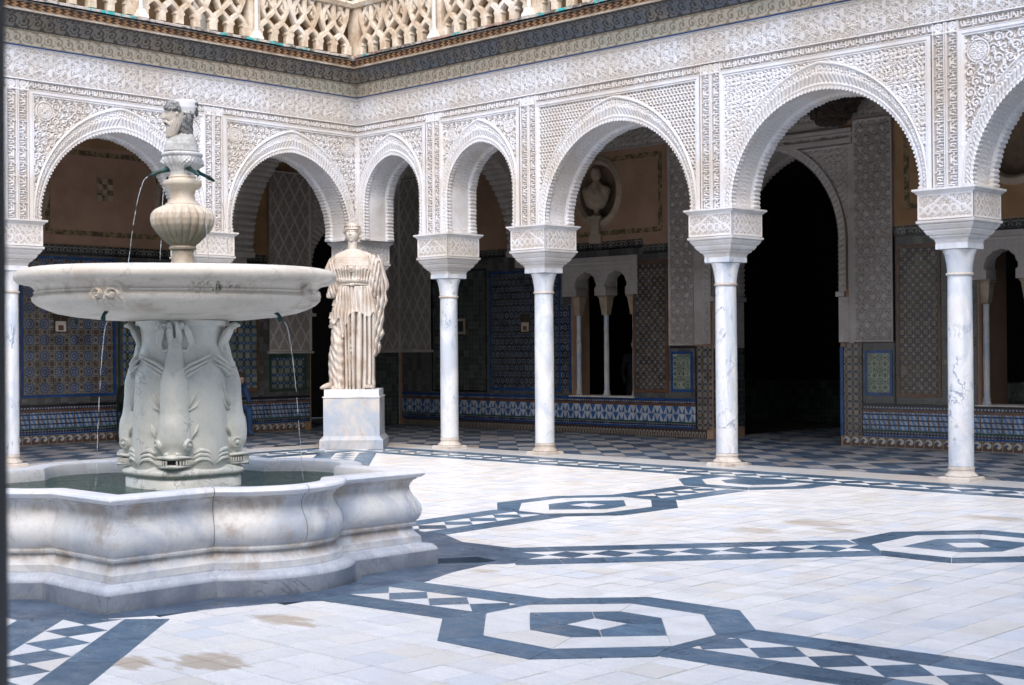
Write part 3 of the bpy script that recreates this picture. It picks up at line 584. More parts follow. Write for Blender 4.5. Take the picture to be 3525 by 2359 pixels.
# drain notch at the corner on the right
notch = []
for (x, y) in ap_in:
    notch.append((x, y))
i_ne = min(range(len(ap_in)), key=lambda i: (ap_in[i][0] - 11.25) ** 2 + (ap_in[i][1] + 8.55) ** 2)
ap_in[i_ne:i_ne + 1] = [(11.24, -8.62), (11.46, -8.36), (11.44, -8.24), (11.20, -8.20), (11.0, -8.54)]
court = tag(empty('courtyard_floor'), None, None, None, 'structure')
def tess(outer, inner, z, name, mat, parent, skirt=None):
    polys = [[Vector((x, y, 0)) for x, y in outer]] + ([[Vector((x, y, 0)) for x, y in inner]] if inner else [])
    tr = tessellate_polygon(polys); pts = [p for q in polys for p in q]; b = MB(); b.add([(p.x, p.y, z) for p in pts], tr)
    if skirt:
        for q in polys:
            n = len(q); b.add([(p.x, p.y, z) for p in q] + [(p.x, p.y, z - skirt) for p in q], [(i, (i + 1) % n, n + (i + 1) % n, n + i) for i in range(n)])
    return b.build(name, mat, parent)
# ground sheet with the fountain pit, reaching under everything
shr = [(CX + (x - CX) * .97, CY + (y - CY) * .97) for x, y in apron_out]
g = tess([(-9, -26), (27, -26), (27, 11), (-9, 11)], shr, -.012, 'ground', M['mortar'], None, .16); tag(g, kind='structure')
b = MB(); b.box(7, 12.5, -12.6, -7, -.2, -.15); b.build('drain_pit', M['pit'], court)
tess(apron_out, ap_in, .002, 'basalt_apron', M['apron'], court, .13)
# pale square tiles
T = .2475; tiles = []
xs = np.arange(1.35, 19.6, T) + .01; ys = np.arange(-19.7, -1.3, .25) - .0
fw = Vector((CF.x, CF.y)).normalized()
def view(x, y):
    v = Vector((x - CP.x, y - CP.y, -1.6)); d = v.dot(CF)
    if d < .5: return None
    return v.dot(CR) / d * cam.lens / 36, v.dot(CU) / d * cam.lens / 36, d
for x in xs:
    for y in ys:
        cx, cy = x + T / 2, y + .125
        if inpoly(cx, cy, shr) : continue
        if y + .25 > -1.42 or x < 1.42: continue
        tiles.append((x, y, view(cx, cy)))
vis = [t for t in tiles if t[2] and abs(t[2][0]) < .53 and abs(t[2][1]) < .36]; vis.sort(key=lambda t: t[2][2])
near = vis[:295]; nearset = {(t[0], t[1]) for t in near}
tb = MB(); g2 = .0034; tb.poly([(g2, g2), (T - g2, g2), (T - g2, .25 - g2), (g2, .25 - g2)], -.012, 0, .0025); tme = tb.mesh('tile', M['tile_white'])
for x, y, v in near: link('tile', tme, court, (x + rng.normal(0, .0007), y + rng.normal(0, .0007), rng.normal(0, .0006)))
fb = MB()
for x, y, v in tiles:
    if (x, y) in nearset: continue
    z = rng.normal(0, .0006); fb.poly([(x + g2, y + g2), (x + T - g2, y + g2), (x + T - g2, y + .25 - g2), (x + g2, y + .25 - g2)], -.012, z)
tag(fb.build('distant_tiles', M['tile_white_far'], court), kind='stuff')
# inlaid bands
ZB = .0045
cnt = {'n': 0}
ZOFF = [0.]
def piece(name, pts, mat, z=ZB):
    z = z + ZOFF[0] + (cnt['n'] % 3) * .00004
    g_ = .0022; cx = sum(p[0] for p in pts) / len(pts); cy = sum(p[1] for p in pts) / len(pts)
    q = []
    for p in pts:
        d = math.hypot(p[0] - cx, p[1] - cy) or 1; q.append((p[0] - (p[0] - cx) / d * g_ * 1.5, p[1] - (p[1] - cy) / d * g_ * 1.5))
    b = MB(); b.poly(q, -.012, z); b.build(name, M[mat], court); cnt['n'] += 1
bandfar = MB(); bandfar_w = MB()
def band(*a, **k):
    ZOFF[0] = -.0012 - .0003 * (cnt.setdefault('b', 0) % 4); cnt['b'] += 1
    band_(*a, **k); ZOFF[0] = 0.
def band_(p0, p1, hw=.183, ow=.455, pitch=.345, step=.62, dark_l=True, dark_r=True, parts=True, ph=0, owl=None, owr=None):
    p0 = Vector(p0); p1 = Vector(p1); L = (p1 - p0).length; d = (p1 - p0) / L; n = Vector((-d.y, d.x))
    owl = owl or ow; owr = owr or ow
    def P(s, t): q = p0 + d * s + n * t; return (q.x, q.y)
    def put(name, pts, mat):
        if parts: piece(name, pts, mat)
        else: (bandfar if mat == 'tile_blue' else bandfar_w).poly(pts, -.012, ZB)
    k = 0; s = ph - pitch
    while s < L:
        a0, a1 = max(0, s), min(L, s + pitch); mid = s + pitch / 2
        if a1 - a0 > .02:
            dm = [P(a0, 0 if a0 == s else hw * (1 - abs(a0 - mid) / (pitch / 2)))]
            if a0 > s + 1e-6: q = hw * (1 - abs(a0 - mid) / (pitch / 2)); dia = [P(a0, q), P(a0, -q)]
            else: dia = [P(s, 0)]
            if 0 < mid < L: dia = dia + [P(mid, -hw)]
            if a1 < s + pitch - 1e-6: q = hw * (1 - abs(a1 - mid) / (pitch / 2)); dia += [P(a1, -q), P(a1, q)]
            else: dia += [P(s + pitch, 0)]
            if 0 < mid < L: dia += [P(mid, hw)]
            if len(dia) > 2: put('dark_diamond', dia, 'tile_blue')
        s += pitch
    s = ph - pitch * 1.5
    while s < L:
        a, c, m = s, s + pitch, s + pitch / 2
        if a >= -.01 and c <= L + .01:
            put('pale_triangle', [P(a, hw), P(m, 0), P(c, hw)], 'tile_cream'); put('pale_triangle', [P(a, -hw), P(c, -hw), P(m, 0)], 'tile_cream')
        s += pitch
    nst = max(1, round(L / step))
    for i in range(nst):
        a, c = L * i / nst, L * (i + 1) / nst
        if dark_l: put('dark_border_slab', [P(a, hw), P(c, hw), P(c, owl), P(a, owl)], 'tile_blue')
        if dark_r: put('dark_border_slab', [P(a, -owr), P(c, -owr), P(c, -hw), P(a, -hw)], 'tile_blue')
def ringp(outer, inner, name, mat, sk=()):
    n = len(outer)
    for i in range(n):
        if i in sk: continue
        j = (i + 1) % n; piece(name, [outer[i], outer[j], inner[j], inner[i]], mat)
def octo(outer, white, blue, dia, skip_o=(), skip_w=()):
    ringp(outer, white, 'dark_border_slab', 'tile_blue', skip_o); ringp(white, blue, 'pale_ring_slab', 'tile_cream', skip_w)
    n = len(blue); d4 = dia
    # blue centre around a pale square
    for k in range(4):
        a, b_ = d4[k], d4[(k + 1) % 4]
        sec = []
        cx = sum(p[0] for p in d4) / 4; cy = sum(p[1] for p in d4) / 4
        a1, a2 = math.atan2(a[1] - cy, a[0] - cx), math.atan2(b_[1] - cy, b_[0] - cx)
        if a2 < a1: a2 += 2 * PI
        def hit(t):
            for i in range(n):
                (x1, y1), (x2, y2) = blue[i], blue[(i + 1) % n]; dx, dy = math.cos(t), math.sin(t); ex, ey = x2 - x1, y2 - y1
                den = dx * ey - dy * ex
                if abs(den) < 1e-9: continue
                s = ((x1 - cx) * ey - (y1 - cy) * ex) / den; u = ((x1 - cx) * dy - (y1 - cy) * dx) / den
                if s > 0 and -1e-6 <= u <= 1 + 1e-6: return (cx + dx * s, cy + dy * s)
            return (cx + math.cos(t), cy + math.sin(t))
        pts = [a, hit(a1)]
        vs = []
        for (x, y) in blue:
            t = math.atan2(y - cy, x - cx)
            for tt in (t, t + 2 * PI):
                if a1 + .02 < tt < a2 - .02: vs.append((tt, (x, y)))
        vs.sort(); pts += [v for _, v in vs] + [hit(a2), b_]
        piece('dark_centre_slab', pts, 'tile_blue')
    piece('pale_square', d4, 'tile_cream')
# octagon east of the fountain (nearest), clockwise lists start at the fountain side
oA = [(12.84, -10.11), (13.28, -10.56), (13.98, -10.56), (14.42, -10.08), (14.42, -9.16), (14.0, -8.72), (13.30, -8.72), (12.84, -9.20)]
wA = [(12.92, -9.82), (13.38, -10.30), (13.90, -10.30), (14.33, -9.82), (14.33, -9.42), (13.92, -8.98), (13.37, -8.98), (12.92, -9.44)]
bA = [(13.10, -9.63), (13.46, -10.01), (13.78, -10.01), (14.14, -9.62), (14.14, -9.615), (13.80, -9.23), (13.48, -9.23), (13.10, -9.625)]
octo(oA, wA, bA, [(13.51, -9.75), (13.76, -9.75), (13.76, -9.50), (13.51, -9.50)])
band((11.72, -9.76), (12.90, -9.635), ph=.21); band((14.36, -9.60), (18.6, -9.30), ph=.30)
# octagon north of the fountain
oB = [(9.08, -5.84), (9.88, -5.86), (10.31, -5.36), (10.32, -4.52), (9.84, -3.93), (9.07, -3.89), (8.61, -4.52), (8.60, -5.36)]
wB = [(9.30, -5.76), (9.66, -5.76), (10.05, -5.36), (10.08, -4.64), (9.66, -4.12), (9.26, -4.10), (8.83, -4.60), (8.84, -5.24)]
bB = [(9.455, -5.49), (9.465, -5.49), (9.87, -5.09), (9.83, -4.74), (9.47, -4.34), (9.46, -4.34), (9.12, -4.76), (9.12, -5.13)]
octo(oB, wB, bB, [(9.34, -5.05), (9.60, -5.05), (9.60, -4.79), (9.34, -4.79)])
band((9.60, -7.47), (9.49, -5.80), ph=.12); band((9.45, -3.95), (9.42, -2.68), ph=.2)
# octagon on the diagonal towards the right
oC = [(12.85, -5.50), (13.48, -6.12), (14.06, -6.12), (14.64, -5.50), (14.64, -4.80), (14.02, -4.18), (13.40, -4.18), (12.85, -4.82)]
wC = [(13.12, -5.63), (13.34, -5.88), (13.94, -5.88), (14.34, -5.42), (14.34, -4.72), (14.12, -4.48), (13.50, -4.48), (13.12, -4.90)]
bC = [(13.36, -5.57), (13.37, -5.58), (13.86, -5.58), (14.08, -5.33), (14.08, -4.74), (14.07, -4.73), (13.60, -4.73), (13.36, -4.99)]
octo(oC, wC, bC, [(13.72, -5.35), (13.91, -5.16), (13.72, -4.97), (13.53, -5.16)])
band((11.36, -8.02), (13.17, -5.80), ph=.3, step=.36); band((14.36, -4.45), (17.9, -1.6))
# half octagon against the far border, and its neighbours
def half_oct(f):
    o = [f(-.98, 0), f(-.98, -.5), f(-.42, -1.13), f(.46, -1.10), f(.88, -.5), f(.86, 0)]; w = [f(-.70, 0), f(-.70, -.40), f(-.30, -.86), f(.30, -.86), f(.62, -.42), f(.62, 0)]; b_ = [f(-.46, 0), f(-.46, -.34), f(-.2, -.6), f(.18, -.6), f(.38, -.34), f(.38, 0)]
    for i in range(5): piece('dark_border_slab', [o[i], o[i + 1], w[i + 1], w[i]], 'tile_blue'); piece('pale_ring_slab', [w[i], w[i + 1], b_[i + 1], b_[i]], 'tile_cream')
    piece('dark_centre_slab', b_, 'tile_blue')
half_oct(lambda x, y: (9.38 + x, -1.50 + y)); half_oct(lambda x, y: (1.50 - y, -9.98 - x))
# diagonal bands to the other corners
band((11.30, -11.52), (12.95, -13.2), ph=.17); band((8.0, -8.0), (6.3, -6.1), parts=False); band((4.6, -4.4), (1.75, -1.75)); band((7.6, -9.98), (2.8, -9.98), parts=False); band((9.79, -12.2), (9.79, -18.5), parts=False)
oD = [(2 * 9.79 - 0.35 - x, y) for x, y in oC][::-1]
b = MB(); b.poly([(p[0], p[1]) for p in oD], -.012, ZB); tag(b.build('hidden_octagon', M['tile_blue_isl'], court), kind='stuff')
# border round the court: pale strip, dark slabs, diamond chain, dark slabs
band((1.035, -1.035), (13.4, -1.035), hw=.21, pitch=.375, owl=.55, owr=.455, step=.7)
band((13.4, -1.035), (19.5, -1.035), hw=.21, pitch=.375, owl=.55, owr=.455, parts=False)
band((1.035, -8.0), (1.035, -1.30), hw=.21, pitch=.375, ow=.5, owl=.55, owr=.455, step=.7); band((1.035, -19.5), (1.035, -8.0), hw=.21, pitch=.375, owl=.55, owr=.455, parts=False)
for bb_, nm, mt in ((bandfar, 'distant_dark_tiles', 'tile_blue_isl'), (bandfar_w, 'distant_pale_tiles', 'tile_cream')): tag(bb_.build(nm, M[mt], court), kind='stuff')
x = .485
for wx in [random.uniform(.9, 1.5) for _ in range(14)]:
    piece('pale_kerb_slab', [(x, -.48), (min(x + wx, 19), -.48), (min(x + wx, 19), .25), (x, .25)], 'pale_strip', .001); x += wx
y = .25
for wx in [random.uniform(.9, 1.5) for _ in range(12)]:
    piece('pale_kerb_slab', [(-.25, y - wx), (.48, y - wx), (.48, y), (-.25, y)], 'pale_strip', .001); y -= wx
# gallery paving: diagonal checker of long tiles
gf = tag(empty('gallery_floor'), None, None, None, 'structure')
du = Vector((.785, .62)).normalized() * .31; dv = Vector((.62, -.785)).normalized() * .60
du = Vector((.7071, .7071)) * .315; dv = Vector((.7071, -.7071)) * .315
G = []
for i in range(-80, 80):
    for j in range(-80, 80):
        c_ = du * i + dv * j; x, y = c_.x, c_.y
        if not (-5.6 < x < 17 and -12 < y < 9.3): continue
        if x > -.29 and y < .28: continue
        if x < -4.06 - .2 and not (1.6 < y < 4.2): continue
        if y > 4.45 + .2 and not (4.0 < x < 7.1): continue
        v = view(x, y); G.append((i, j, x, y, v))
vs_ = [t for t in G if t[4] and abs(t[4][0]) < .53 and t[4][1] > -.36]
vs_.sort(key=lambda t: t[4][2]); nr = {(t[0], t[1]) for t in vs_[:290]}
gm = {}
for nm, mt in (('d', 'gal_dark'), ('p', 'gal_pale')):
    b = MB(); l = .1555; b.poly([(0, -l * 1.414), (l * 1.414, 0), (0, l * 1.414), (-l * 1.414, 0)], -.012, 0, .002); gm[nm] = b.mesh('tile', M[mt])
fd, fp = MB(), MB(); l2 = .1555 * 1.414
for i, j, x, y, v in G:
    pale = (((i // 1) + (j // 2)) % 2 == 0); pale = pale ^ (random.random() < .06)
    if (i, j) in nr: link('tile', gm['p' if pale else 'd'], gf, (x, y, rng.normal(0, .0006)))
    else: (fp if pale else fd).poly([(x, y - l2), (x + l2, y), (x, y + l2), (x - l2, y)], -.012, 0)
tag(fd.build('distant_dark_paving', M['gal_dark_isl'], gf), kind='stuff'); tag(fp.build('distant_pale_paving', M['gal_pale_isl'], gf), kind='stuff')
# ------------------------------------------------------------ galleries behind the arcades
YB_, XB_ = 4.45, -4.05
gwR = tag(empty('gallery_wall'), 'shaded back wall of the right gallery with glazed tile dado, paired window and tall doorway', 'wall')
gwL = tag(empty('gallery_wall'), 'shaded back wall of the left gallery behind the fountain, with a blue-framed star tile panel', 'wall')
def wb(w, name, u0, u1, z0, z1, o1, mat, o0=-.01, parent=None):
    b = MB()
    if w == 'R': b.box(u0, u1, YB_ - o1, YB_ - o0, z0, z1)
    else: b.box(XB_ + o0, XB_ + o1, u0, u1, z0, z1)
    m = mat if mat in M else mat + ('_x' if w == 'R' else '_y')
    return b.build(name, M[m], parent or (gwR if w == 'R' else gwL))
def frame(w, u0, u1, z0, z1, t, mat, o1=.02):
    wb(w, 'tile_border', u0, u1, z0, z0 + t, o1, mat); wb(w, 'tile_border', u0, u1, z1 - t, z1, o1, mat)
    wb(w, 'tile_border', u0, u0 + t, z0 + t, z1 - t, o1, mat); wb(w, 'tile_border', u1 - t, u1, z0 + t, z1 - t, o1, mat)
def relief(w, name, u0, u1, z0, z1, kind, o=.02, dep=.03, mat='stucco_in', st=.0155, mask=None, parent=None):
    U = np.arange(u0, u1 + st / 2, st); V = np.arange(z0, z1 + st / 2, st); UU, VV = np.meshgrid(U, V)
    if kind == 'arab': h = arab(UU, VV, .085, 1.) * .7 + arab(UU, VV, .2, 2.) ** 3 * .5
    elif kind == 'lattice':
        h = arab(UU, VV, .07, 1.) * .5; h = np.maximum(h, ridge(per(UU * .86 + (VV * .5), .235) + .0, .03) * .8); h = np.maximum(h, ridge(per(-UU * .86 + (VV * .5), .235), .03) * .8)
    elif kind == 'disc':
        h = arab(UU, VV, .08, .5) * .6; q = per(VV, .30); s_ = np.floor(VV / .15 + .5) % 2; p = per(UU + .1 * s_, .2); q = per(VV, .15); h = np.maximum(h, (np.hypot(p, q) < .042) * 1.1)
    elif kind == 'frieze': h = np.maximum(strap(UU, VV - z0, .35, z1 - z0) * .9, 0)
    e = np.minimum(np.minimum(UU - u0, u1 - UU), np.minimum(VV - z0, z1 - VV)); h = np.where(e < .03, 1.2, h)
    k = None
    if mask is not None: mk = mask(UU, VV); k = mk[:-1, :-1] & mk[1:, 1:]
    P = np.stack([UU, YB_ - o - dep * h, VV], -1) if w == 'R' else np.stack([XB_ + o + dep * h, UU, VV], -1)
    return link(name, grid_mesh(name, P, M[mat], k, h), parent or (gwR if w == 'R' else gwL))
def vplate(w, name, u0, u1, z0, z1, o, mat, holes):
    polys = [[Vector((u0, z0, 0)), Vector((u1, z0, 0)), Vector((u1, z1, 0)), Vector((u0, z1, 0))]] + [[Vector((u + ru * math.cos(2 * PI * i / 48), z + rz * math.sin(2 * PI * i / 48), 0)) for i in range(48)] for u, z, ru, rz in holes]
    tr = tessellate_polygon(polys); pts = [p for q in polys for p in q]; b = MB(); b.add([((p.x, YB_ - o, p.y) if w == 'R' else (XB_ + o, p.x, p.y)) for p in pts], tr); return b.build(name, M[mat], gwR if w == 'R' else gwL)
# masonry round the openings
def mas(w, u0, u1, z0, z1, th=.5, mat='plaster_brown', name='masonry'):
    b = MB()
    if w == 'R': b.box(u0, u1, YB_, YB_ + th, z0, z1)
    else: b.box(XB_ - th, XB_, u0, u1, z0, z1)
    return b.build(name, M[mat], gwR if w == 'R' else gwL)
W0, W1, D0, D1, V0, V1 = .95, 2.44, 4.24, 6.79, 9.17, 10.66
mas('R', -4.6, W0, 0, 5.99); mas('R', W1, D0, 0, 5.99, .95); mas('R', D1, V0, 0, 5.99, .95); mas('R', V1, 16, 0, 5.99)
for a_, b_ in ((W0, W1), (V0, V1)): mas('R', a_, b_, 0, .69); mas('R', a_, b_, 3.28, 3.80); mas('R', a_, b_, 5.26, 5.99)
dc, dh = (D0 + D1) / 2, (D1 - D0) / 2
X, Z, s = arch_curve(dh, 2.5, 4.95, 3.35, 260, .0)
P0 = np.stack([dc + X, np.full_like(X, YB_ - .005), Z], -1); P1 = np.stack([dc + X, np.full_like(X, YB_ + .95), Z], -1); nx, nz = inward(X, Z)
tt = np.linspace(0, 1, 24)[:, None]; ins = np.where(tt < .12, .03 * tooth(s, .075)[None], np.where(tt > .8, .04 * tooth(s, .09)[None], -.01))
G_ = np.stack([dc + X[None] + nx[None] * ins, np.broadcast_to(YB_ - .03 + .98 * tt, ins.shape), Z[None] + nz[None] * ins], -1)
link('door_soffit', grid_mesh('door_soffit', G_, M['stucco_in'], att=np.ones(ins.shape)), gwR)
b = grid_mesh('door_tympanum', np.stack([np.stack([dc + X, np.full_like(X, YB_ + .0), Z], -1), np.stack([dc + X, np.full_like(X, YB_), np.full_like(X, 5.99)], -1)]), M['stucco_in_plain']); link('door_tympanum', b, gwR)
b = grid_mesh('door_tympanum', np.stack([np.stack([dc + X, np.full_like(X, YB_ + .95), Z], -1), np.stack([dc + X, np.full_like(X, YB_ + .95), np.full_like(X, 5.99)], -1)]), M['stucco_in_plain']); link('door_tympanum', b, gwR)
Xo, Zo, so_ = arch_curve(dh + .16, 2.5, 5.02, 3.35, 260, 0)
rr = np.linspace(0, 1, 14)[:, None]; h = np.where(rr < .2, .02, np.where(rr > .8, .05, .03 + .02 * np.sin(2 * PI * s[None] / .09)))
X3, Z3, s3 = arch_curve(dh + .15, 2.5, 5.08, 3.35, 260, 0)
link('door_archivolt', grid_mesh('door_archivolt', np.stack([dc + X[None] * (1 - rr) + X3[None] * rr, YB_ - .02 - h, Z[None] * (1 - rr) + Z3[None] * rr], -1), M['stucco_in'], att=np.broadcast_to(.5 + h * 8, (14, 260))), gwR)
def dmask(UU, VV): zo = np.interp(UU, dc + Xo, Zo, left=0, right=0); return (VV > zo - .03) | (np.abs(UU - dc) > dh + .155)
relief('R', 'lace_panel', D0 + .02, 6.99, 2.52, 4.88, 'arab', .01, mask=lambda U, V: dmask(U, V) & (np.abs(U - dc) > .2) | (V > 4.98), parent=gwR)
for u0, u1 in ((D0 - .36, D0 - .19), (6.99, 7.07)): wb('R', 'door_frame_strip', u0, u1, 1.66, 4.88, .06, 'stucco_in_plain')
relief('R', 'lace_panel', 3.31, 3.87, 1.65, 5.26, 'disc'); relief('R', 'lace_panel', D0 - .19, D0 - .01, 1.67, 4.88, 'arab'); relief('R', 'lace_panel', 7.07, 7.76, 1.68, 5.26, 'disc', dep=.035)
wb('R', 'cornice_strip', 3.88, 7.06, 4.90, 4.98, .09, 'stucco_in_plain'); wb('R', 'cornice_strip', 3.88, 7.06, 5.08, 5.14, .10, 'stucco_in_plain'); relief('R', 'lace_panel', 3.88, 7.05, 4.98, 5.08, 'frieze'); relief('R', 'lace_frieze', -4.0, 14, 5.28, 5.95, 'arab', .03, .03, st=.022)
for u in (D0, D1):
    s_ = 1 if u == D0 else -1
    b = MB(); b.box(u - .10, u + .06 if s_ == 1 else u + .10, YB_ - .05, YB_ + .95, 2.42, 2.5) if s_ == 1 else b.box(u - .06, u + .10, YB_ - .05, YB_ + .95, 2.42, 2.5); b.build('impost_ledge', M['stucco_in_plain'], gwR)
    b = MB(); b.box(min(u, u + .012 * s_), max(u, u + .012 * s_), YB_ + .03, YB_ + .94, 1.6, 2.41); b.build('jamb_lace', M['stucco_in_plain'], gwR)
    b = MB(); b.box(min(u, u + .014 * s_), max(u, u + .014 * s_), YB_ + .02, YB_ + .94, .2, 1.59); b.build('jamb_tiles', M['az_dark_y'], gwR)
wb('R', 'lace_panel', 6.79, 6.98, 1.68, 2.41, .05, 'stucco_in_plain')
# dado bands on the right wall
def dado_bands(w, u0, u1, kind):
    wb(w, 'tile_strip', u0, u1, .165, .195, .022, 'gl_blue'); wb(w, 'tile_strip', u0, u1, .195, .25, .018, 'az_check'); wb(w, 'tile_strip', u0, u1, .25, .28, .021, 'gl_green')
    wb(w, 'tile_band', u0, u1, .28, .56, .018, kind); wb(w, 'tile_strip', u0, u1, .56, .60, .021, 'gl_rust'); wb(w, 'tile_strip', u0, u1, .60, .655, .018, 'az_check'); wb(w, 'tile_strip', u0, u1, .655, .70, .022, 'gl_blue' if w == 'R' and u0 < 4 else 'gl_black')
def skirting(w, u0, u1, mt, width=.16):
    b = MB(); b.box(-width / 2 + .002, width / 2 - .002, -.02, 0, 0, .158); me = b.mesh('skirting_tile', M[mt]); u = u0
    while u + width <= u1 + .001:
        o = link('skirting_tile', me, gwR if w == 'R' else gwL)
        if w == 'R': o.location = (u + width / 2, YB_ - .003 + rng.normal(0, .001), .003)
        else: o.location = (XB_ + .003 + rng.normal(0, .001), u + width / 2, .003); o.rotation_euler = (0, 0, PI / 2)
        u += width
dado_bands('R', -3.95, 3.88, 'az_tri'); dado_bands('R', 7.20, 14, 'az_rhomb'); dado_bands('L', -9, 2.0, 'az_rhomb')
skirting('R', -3.9, 4.2, 'skirt_arch'); skirting('R', 6.82, 11.6, 'skirt_tile'); skirting('L', -7.4, 1.95, 'skirt_tile')
wb('R', 'tile_panel', 3.90, 4.22, .165, 1.63, .016, 'az_brownnet'); wb('R', 'tile_panel', 6.86, 7.18, .165, 1.66, .016, 'az_brownnet'); wb('R', 'tile_strip', 6.79, 6.85, .165, 1.60, .026, 'gl_blue'); wb('R', 'tile_strip', 3.87, 3.90, .165, 1.63, .022, 'gl_black'); wb('R', 'tile_strip', 7.18, 7.20, .165, 1.66, .022, 'gl_black')
wb('R', 'tile_field', -3.95, W0 - .02, .70, 3.33, .012, 'az_mix'); wb('R', 'tile_field', W1 + .02, 3.31, .70, 3.33, .012, 'az_mix'); wb('R', 'tile_field', 3.31, 3.87, .70, 1.60, .012, 'az_mix'); wb('R', 'tile_field', 7.20, 7.76, .70, 1.66, .012, 'az_mix'); wb('R', 'tile_field', 7.76, V0 - .02, .70, 3.33, .012, 'az_mix'); wb('R', 'tile_field', V1 + .02, 14, .70, 3.33, .012, 'az_mix'); wb('R', 'tile_field', W0 - .02, W1 + .02, 3.29, 3.33, .012, 'az_mix')
for u0, u1 in ((-3.95, 2.7), (2.7, 3.31), (7.76, 14)): dz = .12 if u0 < 2 else 0; wb('R', 'tile_strip', u0, u1, 3.33 + dz, 3.36 + dz, .024, 'gl_black'); wb('R', 'tile_crest', u0, u1, 3.36 + dz, 3.49 + dz, .018, 'az_palm')
wb('R', 'tile_field', -3.95, 2.7, 3.33, 3.45, .0115, 'az_mix')
wb('R', 'tile_panel', -2.9, -1.42, .80, 3.18, .018, 'az_dark'); frame('R', -3.0, -1.36, .74, 3.24, .03, 'gl_black')
wb('R', 'tile_panel', -1.2, .60, .83, 3.1, .018, 'az_flower'); frame('R', -1.27, .66, .78, 3.16, .045, 'gl_blue'); wb('R', 'tile_panel', .60, .88, .83, 2.4, .019, 'az_flower'); wb('R', 'tile_strip', .88, .92, .78, 2.44, .023, 'gl_blue')
wb('R', 'tile_panel', 2.54, 3.20, .86, 3.15, .018, 'az_circle'); frame('R', 2.46, 3.27, .80, 3.20, .045, 'gl_rust', .024)
wb('R', 'tile_panel', 7.87, 8.50, .86, 3.15, .018, 'az_circle'); frame('R', 7.82, 8.56, .81, 3.20, .045, 'gl_rust', .024)
for u0, u1 in ((3.36, 3.78), (7.27, 7.70)): wb('R', 'tile_panel', u0, u1, .86, 1.50, .018, 'az_green'); frame('R', u0 - .03, u1 + .03, .82, 1.54, .045, 'gl_blue', .024)
wb('R', 'tile_strip', 3.31, 3.87, 1.60, 1.63, .024, 'gl_black'); wb('R', 'tile_strip', 7.2, 7.76, 1.66, 1.68, .022, 'gl_black'); wb('R', 'tile_strip', 7.76, 7.785, .70, 3.33, .026, 'gl_black')
# dado on the left wall
wb('L', 'tile_field', -9, 1.0, .70, 3.33, .012, 'az_mix'); wb('L', 'tile_field', .96, 2.02, .165, 1.58, .0115, 'az_mix'); wb('L', 'tile_strip', -9, .95, 3.33, 3.36, .024, 'gl_black'); wb('L', 'tile_crest', -9, .95, 3.36, 3.50, .018, 'az_palm')
wb('L', 'tile_panel', -4.17, -2.45, .87, 3.24, .018, 'az_star'); frame('L', -4.22, -2.40, .82, 3.29, .045, 'gl_blue', .024); wb('L', 'tile_strip', -2.34, -2.31, .70, 3.3, .024, 'gl_green'); wb('L', 'tile_panel', -2.25, -1.2, .87, 3.24, .018, 'az_net')
wb('L', 'tile_panel', -.9, .70, .87, 3.24, .018, 'az_net'); frame('L', -.95, .76, .82, 3.28, .04, 'gl_rust', .024); wb('L', 'tile_panel', 1.06, 1.86, .86, 1.46, .018, 'az_net'); frame('L', 1.0, 1.92, .80, 1.52, .04, 'gl_green', .024); wb('L', 'tile_panel', -7, -4.6, .87, 3.24, .018, 'az_net')
wb('L', 'stucco_sill', .96, 2.08, 1.55, 1.59, .07, 'stucco_in_plain'); relief('L', 'lace_panel', .98, 2.03, 1.60, 5.2, 'lattice', .03); wb('L', 'impost_ledge', 1.85, 2.12, 2.30, 2.36, .10, 'stucco_in_plain')
# masonry of the left wall and its corner doorway
mas('L', -9.8, 2.05, 0, 3.7, mat='ochre'); vplate('L', 'masonry', -9.8, 2.05, 3.7, 5.99, 0, 'ochre', [(-4.25, 4.42, .56, .63), (-1.0, 4.45, .56, .63)]); mas('L', 3.62, 4.95, 0, 5.99, mat='stucco_in_plain'); mas('L', 2.05, 3.62, 4.3, 5.99, mat='stucco_in_plain')
X, Z, s = arch_curve(.785, 2.35, 4.2, 3.3, 160, 0); yc = 2.835
link('door_tympanum', grid_mesh('door_tympanum', np.stack([np.stack([np.full_like(X, XB_ + .01), yc + X, Z], -1), np.stack([np.full_like(X, XB_ + .01), yc + X, np.full_like(X, 4.32)], -1)]), M['stucco_in_plain']), gwL)
link('door_soffit', grid_mesh('door_soffit', np.stack([np.stack([np.full_like(X, XB_ + .012), yc + X, Z], -1), np.stack([np.full_like(X, XB_ - .5), yc + X, Z], -1)]), M['stucco_in_plain']), gwL)
X5, Z5, s5 = arch_curve(.96, 2.35, 4.5, 3.3, 160, 0); rr = np.linspace(0, 1, 10)[:, None]
nx, nz = inward(X, Z); tt_ = .03 * tooth(s, .08)[None] * (1 - rr)
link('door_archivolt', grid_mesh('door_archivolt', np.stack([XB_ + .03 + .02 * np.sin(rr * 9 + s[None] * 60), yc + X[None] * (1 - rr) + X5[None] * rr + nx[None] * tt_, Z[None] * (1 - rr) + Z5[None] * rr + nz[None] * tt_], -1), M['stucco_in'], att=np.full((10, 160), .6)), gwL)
relief('L', 'lace_panel', 2.06, 4.42, 4.25, 5.9, 'arab', .015); relief('L', 'lace_panel', 3.80, 4.42, 1.60, 4.24, 'lattice', .02); relief('R', 'lace_panel', -3.98, -2.98, 1.60, 5.26, 'lattice', .03); wb('R', 'stucco_sill', -4.0, -2.95, 1.55, 1.60, .07, 'stucco_in_plain')
wb('L', 'tile_panel', 3.65, 4.42, .0, 1.55, .014, 'az_dark')
